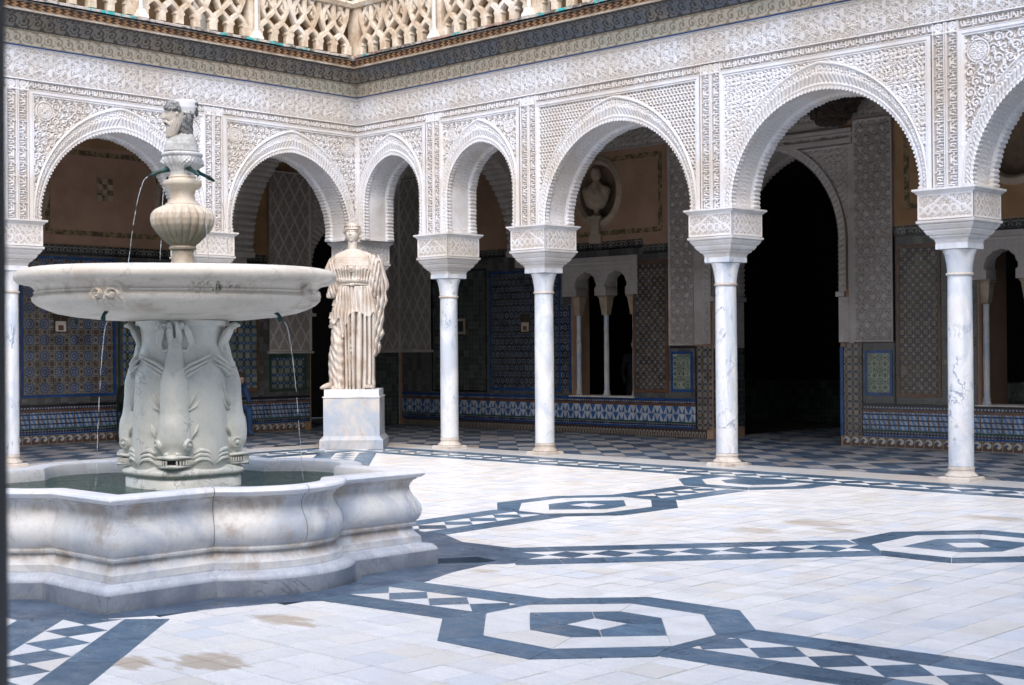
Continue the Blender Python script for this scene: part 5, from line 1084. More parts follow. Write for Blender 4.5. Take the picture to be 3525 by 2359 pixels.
for k in range(4):
    a = pz + R_(3) + k * PI / 2
    d = empty('dolphin', tuple(po), a); d.parent = ft
    # body: tail at the top, belly swelling to the head at the foot
    path = [(.300, 1.70, .035, .03), (.300, 1.64, .055, .05), (.305, 1.56, .062, .06), (.325, 1.48, .085, .075), (.335, 1.38, .105, .095), (.335, 1.25, .108, .10), (.335, 1.15, .108, .11), (.345, 1.08, .115, .125), (.35, 1.0, .125, .125), (.35, .94, .13, .12), (.355, .89, .115, .095), (.365, .855, .085, .07), (.385, .83, .07, .05)]
    P2 = radial_blob(path, 'b'); link('dolphin_body', grid_mesh('dolphin_body', P2, M['marble_pedestal'], wrap=True), d)
    # snout with open jaws
    b = MB()
    for s_ in (0, 1):
        z_ = .826 if s_ == 0 else .772
        rowsj = []
        for j in range(9):
            t = j / 8; x = .30 + .185 * t; hw = .135 * (1 - .75 * t ** 2) + .012; rowsj.append([(x, hw * math.cos(2 * PI * i / 14), z_ + (.020 if s_ == 0 else .016) * math.sin(2 * PI * i / 14) + (.012 * t if s_ == 0 else -.004 * t)) for i in range(14)])
        b2 = grid_mesh('jaw', np.array(rowsj + [[(.49, 0, z_ + .006)] * 14]), M['marble_pedestal'], wrap=True); link('jaw', b2, d)
    for s_ in (-1, 1):
        b = MB()
        for j in range(9): t = j / 8; x = .34 + .135 * t; y = s_ * (.128 * (1 - .75 * t ** 2) + .006); b.box(x - .006, x + .006, y - .006, y + .006, .782, .815)
        tag(b.build('teeth', M['marble_pedestal'], d), kind='stuff')
    b = MB(); b.box(.30, .44, -.085, .085, .78, .815); b.build('mouth_hollow', M['pit'], d)
    for s_ in (-1, 1):
        b = MB(); pts = []; c = Vector((.412, s_ * .108, .925)); nrm = Vector((.45, s_ * .85, -.15)).normalized()
        u_ = nrm.cross(Vector((0, 0, 1))).normalized(); v_ = nrm.cross(u_)
        for rr_, hh in ((.044, -.03), (.044, .008), (.034, .018), (.026, .009), (.018, .010), (.011, .026), (.001, .028)): pts.append([tuple(c + u_ * rr_ * math.cos(2 * PI * i / 16) + v_ * rr_ * math.sin(2 * PI * i / 16) + nrm * hh) for i in range(16)])
        link('eye', grid_mesh('eye', np.array(pts), M['marble_pedestal'], wrap=True), d)
        b = MB(); b.tube([(.395, s_ * .06, .86), (.43, s_ * .045, .855), (.465, s_ * .035, .862)], [.018, .017, .014], 8); b.build('brow', M['marble_pedestal'], d, True); b = MB(); b.tube([(.36, s_ * .12, .97), (.345, s_ * .15, 1.03), (.325, s_ * .165, 1.08)], [.02, .03, .008], 8, .35); b.build('ear_fin', M['marble_pedestal'], d, True)
        # side fins on the core and tail flukes at the top
        b = MB(); 
        for (dz, dl) in ((.0, .17), (-.035, .15), (-.07, .11)):
            b.tube([(.345, s_ * .07, 1.47 + dz), (.345, s_ * .12, 1.51 + dz), (.305, s_ * (.12 + dl * .6), 1.56 + dz), (.255, s_ * (.12 + dl), 1.60 + dz * 1.2)], [.028, .030, .020, .003], 8, .5)
        b.tube([(.345, s_ * .10, 1.20), (.335, s_ * .14, 1.27), (.312, s_ * .18, 1.36)], [.026, .024, .003], 8, .5); b.tube([(.345, s_ * .10, 1.17), (.335, s_ * .15, 1.20), (.31, s_ * .19, 1.27)], [.022, .019, .003], 8, .5)
        b.build('fin', M['marble_pedestal'], d, True)
        b = MB(); b.tube([(.30, s_ * .02, 1.62), (.295, s_ * .09, 1.605), (.30, s_ * .12, 1.66), (.335, s_ * .10, 1.74), (.37, s_ * .085, 1.80)], [.035, .026, .028, .030, .012], 10, .7)
        b.tube([(.30, s_ * .02, 1.64), (.325, s_ * .035, 1.72), (.37, s_ * .03, 1.80), (.40, s_ * .03, 1.815)], [.03, .026, .022, .010], 10, .8); b.tube([(.36, s_ * .06, 1.78), (.40, s_ * .065, 1.80), (.42, s_ * .07, 1.792)], [.02, .017, .008], 8); b.build('tail_fluke', M['marble_pedestal'], d, True)
    # carved waves beside each head
    for s_ in (-1, 1):
        b = MB()
        for q in range(3): b.tube([(.36 - q * .004, s_ * (.13 + .0 * q), .79 + .03 * q), (.345, s_ * (.18), .82 + .032 * q), (.315, s_ * .225, .815 + .03 * q), (.28, s_ * .262, .78 + .03 * q)], [.016, .018, .016, .010], 8)
        tag(b.build('carved_waves', M['marble_pedestal'], d, True), kind='stuff')
# vase
vo = tuple(FR * .06)
b = MB(); b.lathe([(.12, 2.10), (.105, 2.235), (.094, 2.25), (.083, 2.29), (.078, 2.33), (.082, 2.36), (.097, 2.366), (.102, 2.378), (.097, 2.390), (.085, 2.395)], 40); b.build('vase_foot', M['marble_vase'], ft, 40, loc=vo)
zz = np.linspace(2.39, 2.70, 60); rr = np.interp(zz, [2.39, 2.42, 2.46, 2.50, 2.545, 2.59, 2.63, 2.66, 2.685, 2.70], [.085, .125, .165, .20, .228, .238, .232, .212, .165, .128]); N = 220; th = np.linspace(0, 2 * PI, N, endpoint=False)
fl = .028 * (np.abs(np.sin(th * 11)) ** .55 - 1)[None] * sst(zz, 2.40, 2.46)[:, None] * (1 - sst(zz, 2.665, 2.695))[:, None]; R2 = rr[:, None] + fl
link('fluted_vase', grid_mesh('fluted_vase', np.stack([R2 * np.cos(th), R2 * np.sin(th), np.broadcast_to(zz[:, None], R2.shape)], -1), M['marble_vase'], wrap=True), ft).location = vo
b = MB(); b.lathe([(.128, 2.698), (.128, 2.708), (.105, 2.722), (.092, 2.745), (.089, 2.785), (.098, 2.812), (.125, 2.832), (.142, 2.846), (.145, 2.862), (.140, 2.882), (.105, 2.890), (.10, 2.898), (.104, 2.908), (.10, 2.92)], 44); b.build('vase_neck', M['marble_vase'], ft, 40, loc=vo)
N = 160; th = np.linspace(0, 2 * PI, N, endpoint=False); zz = np.linspace(2.92, 3.09, 40); rr = np.interp(zz, [2.92, 2.95, 2.98, 3.01, 3.04, 3.058, 3.068, 3.08, 3.09], [.090, .092, .105, .128, .138, .138, .150, .152, .146])
mk = np.zeros((40, N))
for k in range(4):
    c = pz + R_(28) + k * PI / 2 ; dt = np.angle(np.exp(1j * (th - c)))[None]; g_ = np.exp(-(dt / .34) ** 2 - ((zz[:, None] - 3.0) / .045) ** 2); mk += .034 * g_ + .012 * np.sin(dt * 30) * np.sin(zz[:, None] * 190) * g_ - .03 * np.exp(-(dt / .13) ** 2 - ((zz[:, None] - 2.968) / .012) ** 2)
R2 = rr[:, None] + mk + .004 * np.sin(th * 23)[None] * ((zz > 2.95) & (zz < 3.05))[:, None]
link('mask_drum', grid_mesh('mask_drum', np.stack([R2 * np.cos(th), R2 * np.sin(th), np.broadcast_to(zz[:, None], R2.shape)], -1), M['marble_herm'], wrap=True), ft).location = vo
sp_ang = [pz + R_(28) + k * PI / 2 for k in range(4)]
sp_ang = [pz - R_(58), pz + R_(40), pz + R_(128), pz + R_(222)]
for a in sp_ang:
    d = Vector((math.cos(a), math.sin(a), 0)); b = MB(); b.tube([Vector(vo) + d * .09 + Vector((0, 0, 2.968)), Vector(vo) + d * .13 + Vector((0, 0, 2.957)), Vector(vo) + d * .145 + Vector((0, 0, 2.95)), Vector(vo) + d * .20 + Vector((0, 0, 2.93)), Vector(vo) + d * .21 + Vector((0, 0, 2.925)), Vector(vo) + d * .26 + Vector((0, 0, 2.90))], [.020, .019, .014, .013, .016, .010], 10); b.build('bronze_spout', M['bronze'], ft, True)
# bearded double head (herm)
herm = empty('bearded_herm', vo); herm.parent = ft
fa = math.atan2(-FR.y, -FR.x) + R_(20)       # the face looks to the left of the view, a little this way
herm.rotation_euler = (0, 0, fa)
def head_mesh(c, rx, ry, rz, feats, n=110, m=90, name='head', fs=1.0):
    ph = np.linspace(-PI / 2 + .02, PI / 2 - .01, m); th = np.linspace(0, 2 * PI, n, endpoint=False); PH, TH = np.meshgrid(ph, th, indexing='ij')
    X = np.cos(PH) * np.cos(TH); Y = np.cos(PH) * np.sin(TH); Z = np.sin(PH); D = np.ones(X.shape)
    for f in feats:
        f = f[:4] + (f[4] * fs,)
        d2 = ((TH_diff(TH, f[0])) / f[2]) ** 2 + ((PH - f[1]) / f[3]) ** 2; D += f[4] * np.exp(-d2)
    return X * D * rx + c[0], Y * D * ry + c[1], Z * D * rz + c[2]
def TH_diff(a, b): return np.angle(np.exp(1j * (a - b)))
face = [(0, -.10, .11, .16, .16), (0, -.22, .15, .09, .12), (0, .12, .09, .2, .07), (.34, .05, .17, .11, -.10), (-.34, .05, .17, .11, -.10), (.33, .04, .10, .06, .055), (-.33, .04, .10, .06, .055), (.33, .22, .26, .06, .05), (-.33, .22, .26, .06, .05), (0, .55, .5, .3, .03), (.5, -.25, .25, .2, .05), (-.5, -.25, .25, .2, .05), (0, -.44, .22, .035, -.05), (0, -.39, .2, .05, .05), (0, -.50, .17, .05, .05), (0, -.85, .3, .2, .10), (1.5, 0, .12, .16, .12), (-1.5, 0, .12, .16, .12)]
def loft(rows, name, mat, par, n=60, ex=.75, bumpf=None, m=60):
    r = np.array(rows); z = np.linspace(r[0, 0], r[-1, 0], m); xf, xb, hw_ = (np.interp(z, r[:, 0], r[:, i]) for i in (1, 2, 3))
    t = np.linspace(0, 2 * PI, n, endpoint=False); c, s_ = np.cos(t), np.sin(t); T_, Z_ = np.meshgrid(t, z); B = 1 if bumpf is None else 1 + bumpf(T_, Z_)
    X = (xf + xb)[:, None] / 2 + ((xf - xb) / 2)[:, None] * (np.sign(c) * np.abs(c) ** ex) * B; Y = hw_[:, None] * (np.sign(s_) * np.abs(s_) ** ex) * B
    P = np.stack([X, Y, Z_], -1); P = np.concatenate([P[:1] * 0 + P[0].mean(0), P, P[-1:] * 0 + P[-1].mean(0)]); return link(name, grid_mesh(name, P, M[mat], wrap=True), par)
X_, Y_, Z_ = head_mesh((.040, 0, 3.375), .084, .078, .108, face, fs=1.7); link('face', grid_mesh('face', np.stack([X_, Y_, Z_], -1), M['marble_face'], wrap=True), herm)
loft([(3.198, .105, .055, .035), (3.21, .117, .045, .05), (3.26, .118, .02, .064), (3.30, .112, .0, .072), (3.335, .095, .0, .076), (3.36, .07, .0, .074)], 'beard', 'marble_face', herm, 90, .8, lambda T_, Z_: .045 * np.sin(T_ * 27 + .5 * np.sin(Z_ * 60)) + .02 * np.sin(T_ * 13))
for s_ in (-1, 1):
    b = MB(); b.tube([(.128, s_ * .004, 3.324), (.124, s_ * .028, 3.322), (.108, s_ * .05, 3.306), (.092, s_ * .058, 3.28)], [.011, .012, .011, .004], 8); b.build('moustache', M['marble_face'], herm, True)
b = MB(); b.tube([(.118, -.02, 3.310), (.124, 0, 3.309), (.118, .02, 3.310)], .005, 6); b.build('mouth', M['pit'], herm)
for s_ in (-1, 1):
    b = MB(); b.tube([(.108, s_ * .020, 3.392), (.112, s_ * .034, 3.396), (.100, s_ * .050, 3.392)], [.004, .006, .004], 6); b.build('eyelid', M['marble_herm'], herm, True)
loft([(3.375, .02, -.085, .06), (3.385, .04, -.10, .072), (3.43, .055, -.108, .08), (3.475, .06, -.106, .074), (3.492, .03, -.09, .055), (3.486, -.0, -.05, .02)][:5], 'smooth_cap', 'marble_rim', herm, 60, .7, lambda T_, Z_: .03 * np.cos(T_ * 2))
loft([(3.10, .03, -.10, .07), (3.20, .03, -.085, .06), (3.28, .02, -.075, .062), (3.36, .02, -.08, .068), (3.40, .02, -.09, .07)], 'neck_and_locks', 'marble_curl', herm, 80, .8, lambda T_, Z_: .06 * np.sin(T_ * 13 + Z_ * 60) + .05 * np.sin(T_ * 5 + Z_ * 140))
loft([(3.088, .128, -.118, .12), (3.10, .134, -.118, .125), (3.15, .128, -.115, .122), (3.185, .115, -.105, .11), (3.205, .085, -.095, .09), (3.225, .04, -.085, .065), (3.25, .0, -.07, .04)], 'chest', 'marble_herm', herm, 60, .72)
b = MB()
for q in range(190):
    t = rng.uniform(-1.75, 1.75); p = .38 + .62 * rng.uniform(0, 1) - .12 * abs(t); x, y, z = .040 + .096 * math.cos(p) * math.cos(t), .090 * math.cos(p) * math.sin(t), 3.375 + .118 * math.sin(p)
    b.lathe([(.002, z - .010), (.009, z - .006), (.011, z), (.009, z + .006), (.002, z + .010)], 6, (x, y))
for q in range(60):
    t = rng.uniform(2.3, 3.98); z = 3.42 + rng.uniform(-.045, .05); x, y = -.05 + .062 * math.cos(t), .085 * math.sin(t); b.lathe([(.002, z - .009), (.010, z), (.002, z + .009)], 6, (x, y))
tag(b.build('hair_curls', M['marble_curl'], herm), kind='stuff')
for s_ in (-1, 1):
    b = MB(); b.tube([(.0, s_ * .080, 3.39), (-.018, s_ * .088, 3.385), (-.018, s_ * .088, 3.36), (-.004, s_ * .082, 3.342)], [.008, .01, .009, .008], 6); b.build('ear', M['marble_herm'], herm, True)
# falling water jets
def jet(p0, v, z1, r0=.006, name='water_jet', label=None):
    pts = []; rad = []; t = 0
    while True:
        z = p0[2] + v[2] * t - 4.9 * t * t
        if z < z1: break
        pts.append((p0[0] + v[0] * t + rng.normal(0, .0012), p0[1] + v[1] * t + rng.normal(0, .0012), z)); rad.append(r0 * rng.uniform(.6, 1.2) * (1 - .25 * min(1, t / .5))); t += .012
    b = MB(); i = 0; L_n = len(pts)
    while i < L_n - 1:
        f = i / L_n; k = max(2, int(L_n * .55)) if i == 0 else int(rng.integers(2, 5)); seg = pts[i:i + k + 1]; rs = rad[i:i + k + 1]
        if len(seg) > 1: rs = list(rs); rs[-1] *= .35; rs[0] *= (.5 if i else 1); b.tube(seg, rs, 7)
        i += k + (0 if rng.random() < .6 else 1)
    o = b.build(name, M['jet'], None, True); tag(o, label, 'water jet', 'water jets of the fountain')
base = Vector((CX, CY, 0)) + Vector(vo)
jl = ['thin water jet falling left of the fluted vase', 'thin water jet curving down right of the fluted vase', 'thin water jet behind the fluted vase, on its right', 'thin water jet behind the fluted vase, on its left']
for a, l, sp in zip(sp_ang, jl, (.42, .40, .35, .25)):
    d = Vector((math.cos(a), math.sin(a), 0)); p = base + d * .265; jet((p.x, p.y, 2.898), (d.x * sp, d.y * sp, -.1), 2.17, .0034, label=l)
jl = ['water jet dropping from the bowl in front of the dolphin pedestal', 'broken water jet dropping from the right end of the bowl', 'water jet dropping from the far side of the bowl', 'faint water jet dropping from the left end of the bowl']
for k in range(2):
    ang = view_ang - R_(14) + k * PI / 2 - .1; d = Vector((math.cos(ang), math.sin(ang), 0)); p = Vector((CX, CY, 0)) + bo + d * .89; jet((p.x, p.y, 1.81), (d.x * .30, d.y * .30, -.1), .61, .0026 if k != 1 else .0032, label=jl[k])

b = MB()
for k in range(2):
    ang = view_ang - R_(14) + k * PI / 2 - .1; d = Vector((math.cos(ang), math.sin(ang), 0)); c = Vector((CX, CY, 0)) + bo + d * 1.03
    for q in range(46):
        a = rng.uniform(0, 2 * PI); r_ = abs(rng.normal(0, .05)); h_ = .602 + abs(rng.normal(0, .03)) * math.exp(-r_ * 12); s_ = rng.uniform(.0015, .0045); b.lathe([(.0004, h_ - s_), (s_, h_), (.0004, h_ + s_)], 5, (c.x + r_ * math.cos(a), c.y + r_ * math.sin(a)))
tag(b.build('splash_drops', M['jet'], None), kind='stuff')
# ------------------------------------------------------------ statue
SX, SY = .855, -.865; sa = math.atan2(-CF.y, -CF.x)             # faces the middle of the court
sp = tag(empty('statue_pedestal', (SX, SY, 0), sa + PI / 2), 'square marble pedestal with grey-blue stains under the draped statue', 'pedestal')
PW = .515
b = MB(); b.square([(PW, 0), (PW, .15), (PW - .01, .165), (PW - .045, .20), (PW - .06, .215)]); b.build('pedestal_foot', M['marble_block'], sp)
b = MB(); b.square([(PW - .06, .216), (PW - .06, .83)]); b.build('pedestal_die', M['marble_block'], sp); b = MB(); b.square([(PW - .055, .831), (PW - .045, .838), (PW - .045, .853)]); b.build('pedestal_cap', M['marble_rim'], sp)
st = tag(empty('marble_statue', (SX, SY, .855), sa + PI / 2), 'tall armless marble statue of a draped woman in a helmet, on a square pedestal', 'statue')
b = MB(); b.box(-.445, .445, -.42, .36, 0, .115); b.build('statue_slab', M['marble_rim'], st)
# local frame: x to the right of the view, -y towards the viewer, z up; figure stands on z=.115
fy = -.10; zb = .115
hs = np.array([0, .03, .08, .14, .30, .56, .72, .80, .94, 1.10, 1.26, 1.43, 1.58, 1.70, 1.80, 1.90, 2.02, 2.10, 2.16, 2.205, 2.24, 2.275, 2.29])
xl = np.array([-.50, -.48, -.40, -.405, -.41, -.41, -.375, -.37, -.36, -.345, -.33, -.285, -.255, -.235, -.29, -.33, -.37, -.385, -.355, -.29, -.20, -.11, -.08])
xr = np.array([.33, .34, .345, .34, .34, .34, .35, .355, .365, .375, .38, .37, .345, .325, .36, .40, .43, .44, .40, .34, .24, .14, .10])
m, N = 560, 420; h = np.linspace(0, 2.29, m); L_ = np.interp(h, hs, xl); Rr_ = np.interp(h, hs, xr)
ker = np.exp(-np.linspace(-2, 2, 15) ** 2); ker /= ker.sum()
for arr in (L_, Rr_): arr[7:-7] = np.convolve(arr, ker, 'same')[7:-7]
cx = (L_ + Rr_) / 2; hw = (Rr_ - L_) / 2; dep = np.interp(h, [0, .2, .8, 1.2, 1.6, 1.7, 1.95, 2.15, 2.29], [.22, .20, .20, .205, .18, .165, .21, .17, .10])
th = np.linspace(0, 2 * PI, N, endpoint=False); TH, HH = np.meshgrid(th, h); CXm = cx[:, None]; HW = hw[:, None]; DP = dep[:, None]
ct, st_ = np.cos(TH), np.sin(TH)                                  # st_<0 : towards the viewer
pw = .8; X = CXm + HW * np.sign(ct) * np.abs(ct) ** pw; Y = DP * np.sign(st_) * np.abs(st_) ** pw
xr_ = X + .010 * np.sin(X * 23 + 1) + .014 * np.sin(X * 11 + HH * 1.3); D = np.zeros(X.shape); front = np.clip(-st_ * 1.3, 0, 1); allr = np.clip(.45 + np.abs(st_), 0, 1)
hem = 1.20 + .055 * np.abs(np.sin(X * 13 + .6)) ** .7 - .10 * sst(X, .12, .34) * np.abs(np.sin(X * 19)) - .50 * np.exp(-((X + .13) / .05) ** 2) * (.75 + .25 * np.sin(X * 70)) - .15 * np.exp(-((X + .27) / .07) ** 2) 
def flutes(x, p, k=.5): return np.abs(np.sin(PI * x / p)) ** k
skirt = 1 - sst(HH, hem - .004, hem + .004)
legm = sst(-X, .10, .16) * skirt
fl = (flutes(xr_ + .008 * np.sin(HH * 2.2 + X * 20), .079, .55) - .5) * .14 + (flutes(xr_ * 1.0 + .4, .037, .8) - .5) * .014
D += skirt * (1 - legm) * fl * allr
D += legm * front * (.075 * np.exp(-((X + .265) / .09) ** 2 - ((HH - .72) / .20) ** 2) + .03 * np.exp(-((X + .27) / .08) ** 2 - ((HH - .35) / .35) ** 2)) + legm * .009 * np.sin(HH * 42 + X * 34 + 2 * np.sin(X * 20)) + legm * .006 * np.sin(X * 90 + HH * 17)
D -= skirt * .035 * np.exp(-((X + .135) / .03) ** 2) * front
over = (1 - skirt) * (1 - sst(HH, 1.67, 1.69))
D += over * (.030 + (flutes((xr_ + .008 * np.sin(HH * 9 + X * 14)) / (.78 + .42 * (1.69 - HH)), .064, .6) - .5) * .066 + .008 * np.sin(X * 120 + HH * 12)) * np.where(over > 0, 1, 1) + over * .02 * np.exp(-((HH - hem) / .05) ** 2)
torso = sst(HH, 1.715, 1.735) * (1 - sst(HH, 1.985, 1.995 )) ; ae_edge = 1.985 + .10 * np.abs(X) ** .8 * 0 + .035 * np.cos(X * 12); torso = sst(HH, 1.715, 1.735) * (1 - sst(HH, ae_edge - .003, ae_edge + .003))
vx = (X + .010 * np.sin(X * 21 + HH * 5)) / (.72 + .75 * np.clip(HH - 1.7, 0, 1)); D += torso * ((flutes(vx, .058, .7) - .5) * .056 + .035 * np.exp(-((HH - 1.77) / .04) ** 2) + .006 * np.sin(X * 130))
D += torso * .03 * front * (np.exp(-((X - .11) / .08) ** 2 - ((HH - 1.95) / .07) ** 2) + np.exp(-((X + .11) / .08) ** 2 - ((HH - 1.95) / .07) ** 2))
aeg = sst(HH, ae_edge - .003, ae_edge + .003) * (np.abs(X - .0) < .30); row = np.floor(HH / .026); sc_ = np.hypot(per(X + .017 * (row % 2), .034), (HH % .026) - .02)
D += aeg * (.028 + .010 * np.clip(1 - sc_ / .018, -.4, 1)) * (1 - sst(np.abs(X), .26, .30))
D += (1 - skirt) * sst(HH, 1.73, 1.76) * sst(X, .25, .31) * (flutes(xr_ + .25 * HH, .055, .9) - .5) * .05
D += (1 - sst(HH, .12, .2)) * .012 * np.sin(X * 80)
nrm = np.hypot(ct / HW * DP, st_); DX = ct * D * .35; DY = st_ * D
PX = X + DX; PY = fy + Y + DY + .02 * np.sin(HH * 2)
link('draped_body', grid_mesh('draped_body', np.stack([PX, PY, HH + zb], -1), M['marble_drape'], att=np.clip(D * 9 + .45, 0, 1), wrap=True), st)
b = MB(); bp = [(math.cos(t) * .285 + .04, fy - math.sin(t) * .205 - .0, zb + 1.70 - .012 * math.cos(t * 2)) for t in np.linspace(-.4, PI + .4, 40)]; b.tube(bp, [.017 + .003 * math.sin(i * 2.2) for i in range(40)], 8); b.tube([(-.04, fy - .225, zb + 1.70), (.0, fy - .245, zb + 1.705), (.05, fy - .225, zb + 1.70)], [.018, .026, .018], 10); b.build('belt', M['marble_statue'], st, True)
# shoulders: sleeve left in the view hanging from the broken arm, heavier folds right
def strand(pts, rad, name=None, flat_=.6): b.tube(pts, rad, 10, flat_, (0, 1, 0))
b = MB(); b.tube([(-.24, fy, zb + 2.17), (-.32, fy - .02, zb + 2.09), (-.385, fy - .03, zb + 1.95), (-.375, fy - .04, zb + 1.85)], [.06, .08, .08, .06], 16, 1); b.build('shoulder', M['marble_statue'], st, True)
def drape(name, rows, yc, yd, per_, amp, nn=90, mm=150, slant=0.):
    r = np.array(rows); z = np.linspace(r[0, 0], r[-1, 0], mm); x0, x1, d_ = (np.interp(z, r[:, 0], r[:, i]) for i in (1, 2, 3)); t = np.linspace(0, 2 * PI, nn, endpoint=False); Zt, T_ = np.meshgrid(z, t, indexing='ij')
    X = ((x0 + x1) / 2)[:, None] + ((x1 - x0) / 2)[:, None] * np.cos(T_); D_ = (flutes(X + slant * Zt, per_, .6) - .5) * amp + .008 * np.sin(Zt * 31 + X * 50)
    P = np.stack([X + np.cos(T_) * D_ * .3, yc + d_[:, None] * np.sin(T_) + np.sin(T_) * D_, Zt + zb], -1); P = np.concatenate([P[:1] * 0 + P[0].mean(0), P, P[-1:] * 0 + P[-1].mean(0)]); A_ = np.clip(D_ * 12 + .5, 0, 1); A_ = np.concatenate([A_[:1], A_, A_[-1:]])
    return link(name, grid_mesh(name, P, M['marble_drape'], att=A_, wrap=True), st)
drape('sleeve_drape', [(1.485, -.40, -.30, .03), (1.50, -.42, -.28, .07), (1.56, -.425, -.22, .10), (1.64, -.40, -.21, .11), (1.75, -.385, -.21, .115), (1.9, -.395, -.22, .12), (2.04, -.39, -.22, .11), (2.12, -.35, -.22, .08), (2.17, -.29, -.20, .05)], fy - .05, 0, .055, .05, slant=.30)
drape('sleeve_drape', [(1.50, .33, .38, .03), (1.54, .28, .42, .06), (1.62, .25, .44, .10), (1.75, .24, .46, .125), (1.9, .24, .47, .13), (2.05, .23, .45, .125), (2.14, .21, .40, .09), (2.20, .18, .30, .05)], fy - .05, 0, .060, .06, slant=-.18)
# mantle hanging behind on the right
m2, n2 = 240, 120; h = np.linspace(.52, 2.20, m2); xo = np.interp(h, [.52, .60, .70, .78, .90, 1.0, 1.2, 1.3, 1.45, 1.58, 1.66, 1.8, 1.95, 2.1, 2.2], [.36, .42, .455, .44, .50, .485, .50, .515, .56, .55, .585, .575, .52, .50, .42]) + .008 * np.sin(h * 23)
xi = np.full(m2, .24); t = np.linspace(0, 2 * PI, n2, endpoint=False); Hh, Tt = np.meshgrid(h, t, indexing='ij'); cxx = ((xo + xi) / 2)[:, None]; hww = ((xo - xi) / 2)[:, None]; X = cxx + hww * np.cos(Tt); Y = .09 * np.sin(Tt) + .06
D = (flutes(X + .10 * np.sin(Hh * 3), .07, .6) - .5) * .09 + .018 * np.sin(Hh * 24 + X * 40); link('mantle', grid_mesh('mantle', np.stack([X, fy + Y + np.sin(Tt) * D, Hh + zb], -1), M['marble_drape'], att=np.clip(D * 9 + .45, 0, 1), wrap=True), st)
m2 = 120; h = np.linspace(1.0, 1.62, m2); t = np.linspace(0, 2 * PI, 60, endpoint=False); Hh, Tt = np.meshgrid(h, t, indexing='ij'); xl_ = np.interp(h, [1.0, 1.1, 1.25, 1.4, 1.62], [-.385, -.40, -.37, -.33, -.26])[:, None] + .012 * np.sign(np.sin(Hh * 30)); X = xl_ + .07 + .07 * np.cos(Tt); Y = -.02 + .09 * np.sin(Tt) * (1 + .35 * np.sin(Hh * 30)); link('side_folds', grid_mesh('side_folds', np.stack([X, fy + Y, Hh + zb], -1), M['marble_statue'], wrap=True), st)
# medallion with a face on the breast
b = MB(); c = (.0, fy - .262, zb + 1.965); pts = []
for r_, y_ in ((.062, .03), (.062, -.008), (.054, -.016), (.050, -.008), (.040, -.022), (.02, -.034), (.001, -.036)): pts.append([(c[0] + r_ * math.cos(2 * PI * i / 24), c[1] + y_, c[2] + r_ * math.sin(2 * PI * i / 24)) for i in range(24)])
link('breast_medallion', grid_mesh('breast_medallion', np.array(pts), M['marble_statue'], wrap=True), st); b.tube([(c[0], c[1] - .035, c[2] + .008), (c[0], c[1] - .045, c[2] - .008)], [.005, .009], 6); b.tube([(c[0] - .018, c[1] - .034, c[2] - .022), (c[0] + .018, c[1] - .034, c[2] - .022)], .004, 6)
for s_ in (-1, 1): b.tube([(c[0] + s_ * .018 - .007, c[1] - .032, c[2] + .012), (c[0] + s_ * .018 + .007, c[1] - .032, c[2] + .012)], .005, 6)
b.build('medallion_face', M['marble_statue'], st, True)
# feet
b = MB(); b.tube([(-.36, fy - .10, zb + .07), (-.42, fy - .20, zb + .055), (-.48, fy - .26, zb + .03), (-.51, fy - .28, zb + .02)], [.07, .06, .045, .02], 12, .7); b.build('foot', M['marble_statue'], st, True)
b = MB()
for i in range(5): b.tube([(.215 + .028 * i, fy - .20, zb + .06), (.215 + .028 * i, fy - .26, zb + .035), (.215 + .028 * i, fy - .275, zb + .015)], [.018, .017, .010], 8)
b.build('foot', M['marble_statue'], st, True)
# neck and helmeted head
hd_ = empty('helmeted_head', (.0, fy - .01, zb), R_(-8)); hd_.parent = st; hc = 2.545
b = MB(); b.tube([(.0, 0, 2.20), (0, 0, 2.28), (-.0, -.01, 2.38), (-.0, -.01, 2.46)], [.135, .088, .078, .08], 20, 1, (0, 1, 0)); b.build('neck', M['marble_face'], hd_, True)
F0 = -PI / 2
ff = [(F0, -.10, .10, .13, .13), (F0, .10, .07, .2, .06), (F0 + .36, .10, .17, .10, -.075), (F0 - .36, .10, .17, .10, -.075), (F0 + .35, .09, .12, .05, .04), (F0 - .35, .09, .12, .05, .04), (F0 + .36, .25, .24, .05, .03), (F0 - .36, .25, .24, .05, .03), (F0, -.24, .2, .05, -.03), (F0, -.34, .18, .04, .055), (F0, -.375, .2, .018, -.05), (F0, -.42, .14, .04, .05), (F0, -.75, .28, .18, .09), (F0 + .6, -.3, .3, .3, .02), (F0 - .6, -.3, .3, .3, .02)]
X_, Y_, Z_ = head_mesh((0, -.01, hc), .116, .135, .165, ff, 150, 120, fs=1.5); link('face', grid_mesh('face', np.stack([X_, Y_, Z_], -1), M['marble_face'], wrap=True), hd_)
ph = np.linspace(.30, PI / 2 - .01, 50); t = np.linspace(0, 2 * PI, 90, endpoint=False); PH, TT = np.meshgrid(ph, t, indexing='ij'); k = 1 + .035 * (np.exp(-((PH - .34) / .04) ** 2)); dip = .16 * np.clip(-np.sin(TT), 0, 1) ** 2 * 0
link('helmet', grid_mesh('helmet', np.stack([.138 * k * np.cos(PH) ** .7 * np.cos(TT), .155 * k * np.cos(PH) ** .7 * np.sin(TT), hc + .015 + .175 * np.sin(PH)], -1), M['marble_statue'], wrap=True), hd_)
b = MB()
for i in range(11):
    a = -PI / 2 + (i - 5) * .30; r_ = .1355 / max(abs(math.cos(a)), .01); x, y = .131 * math.cos(a), -abs(.150 * math.sin(a)); b.tube([(x * .95, y * .95, hc + .115), (x * 1.03, y * 1.03, hc + .115)], .008, 8, 1, (0, 0, 1))
tag(b.build('helmet_holes', M['pit'], hd_), kind='stuff')
b = MB()
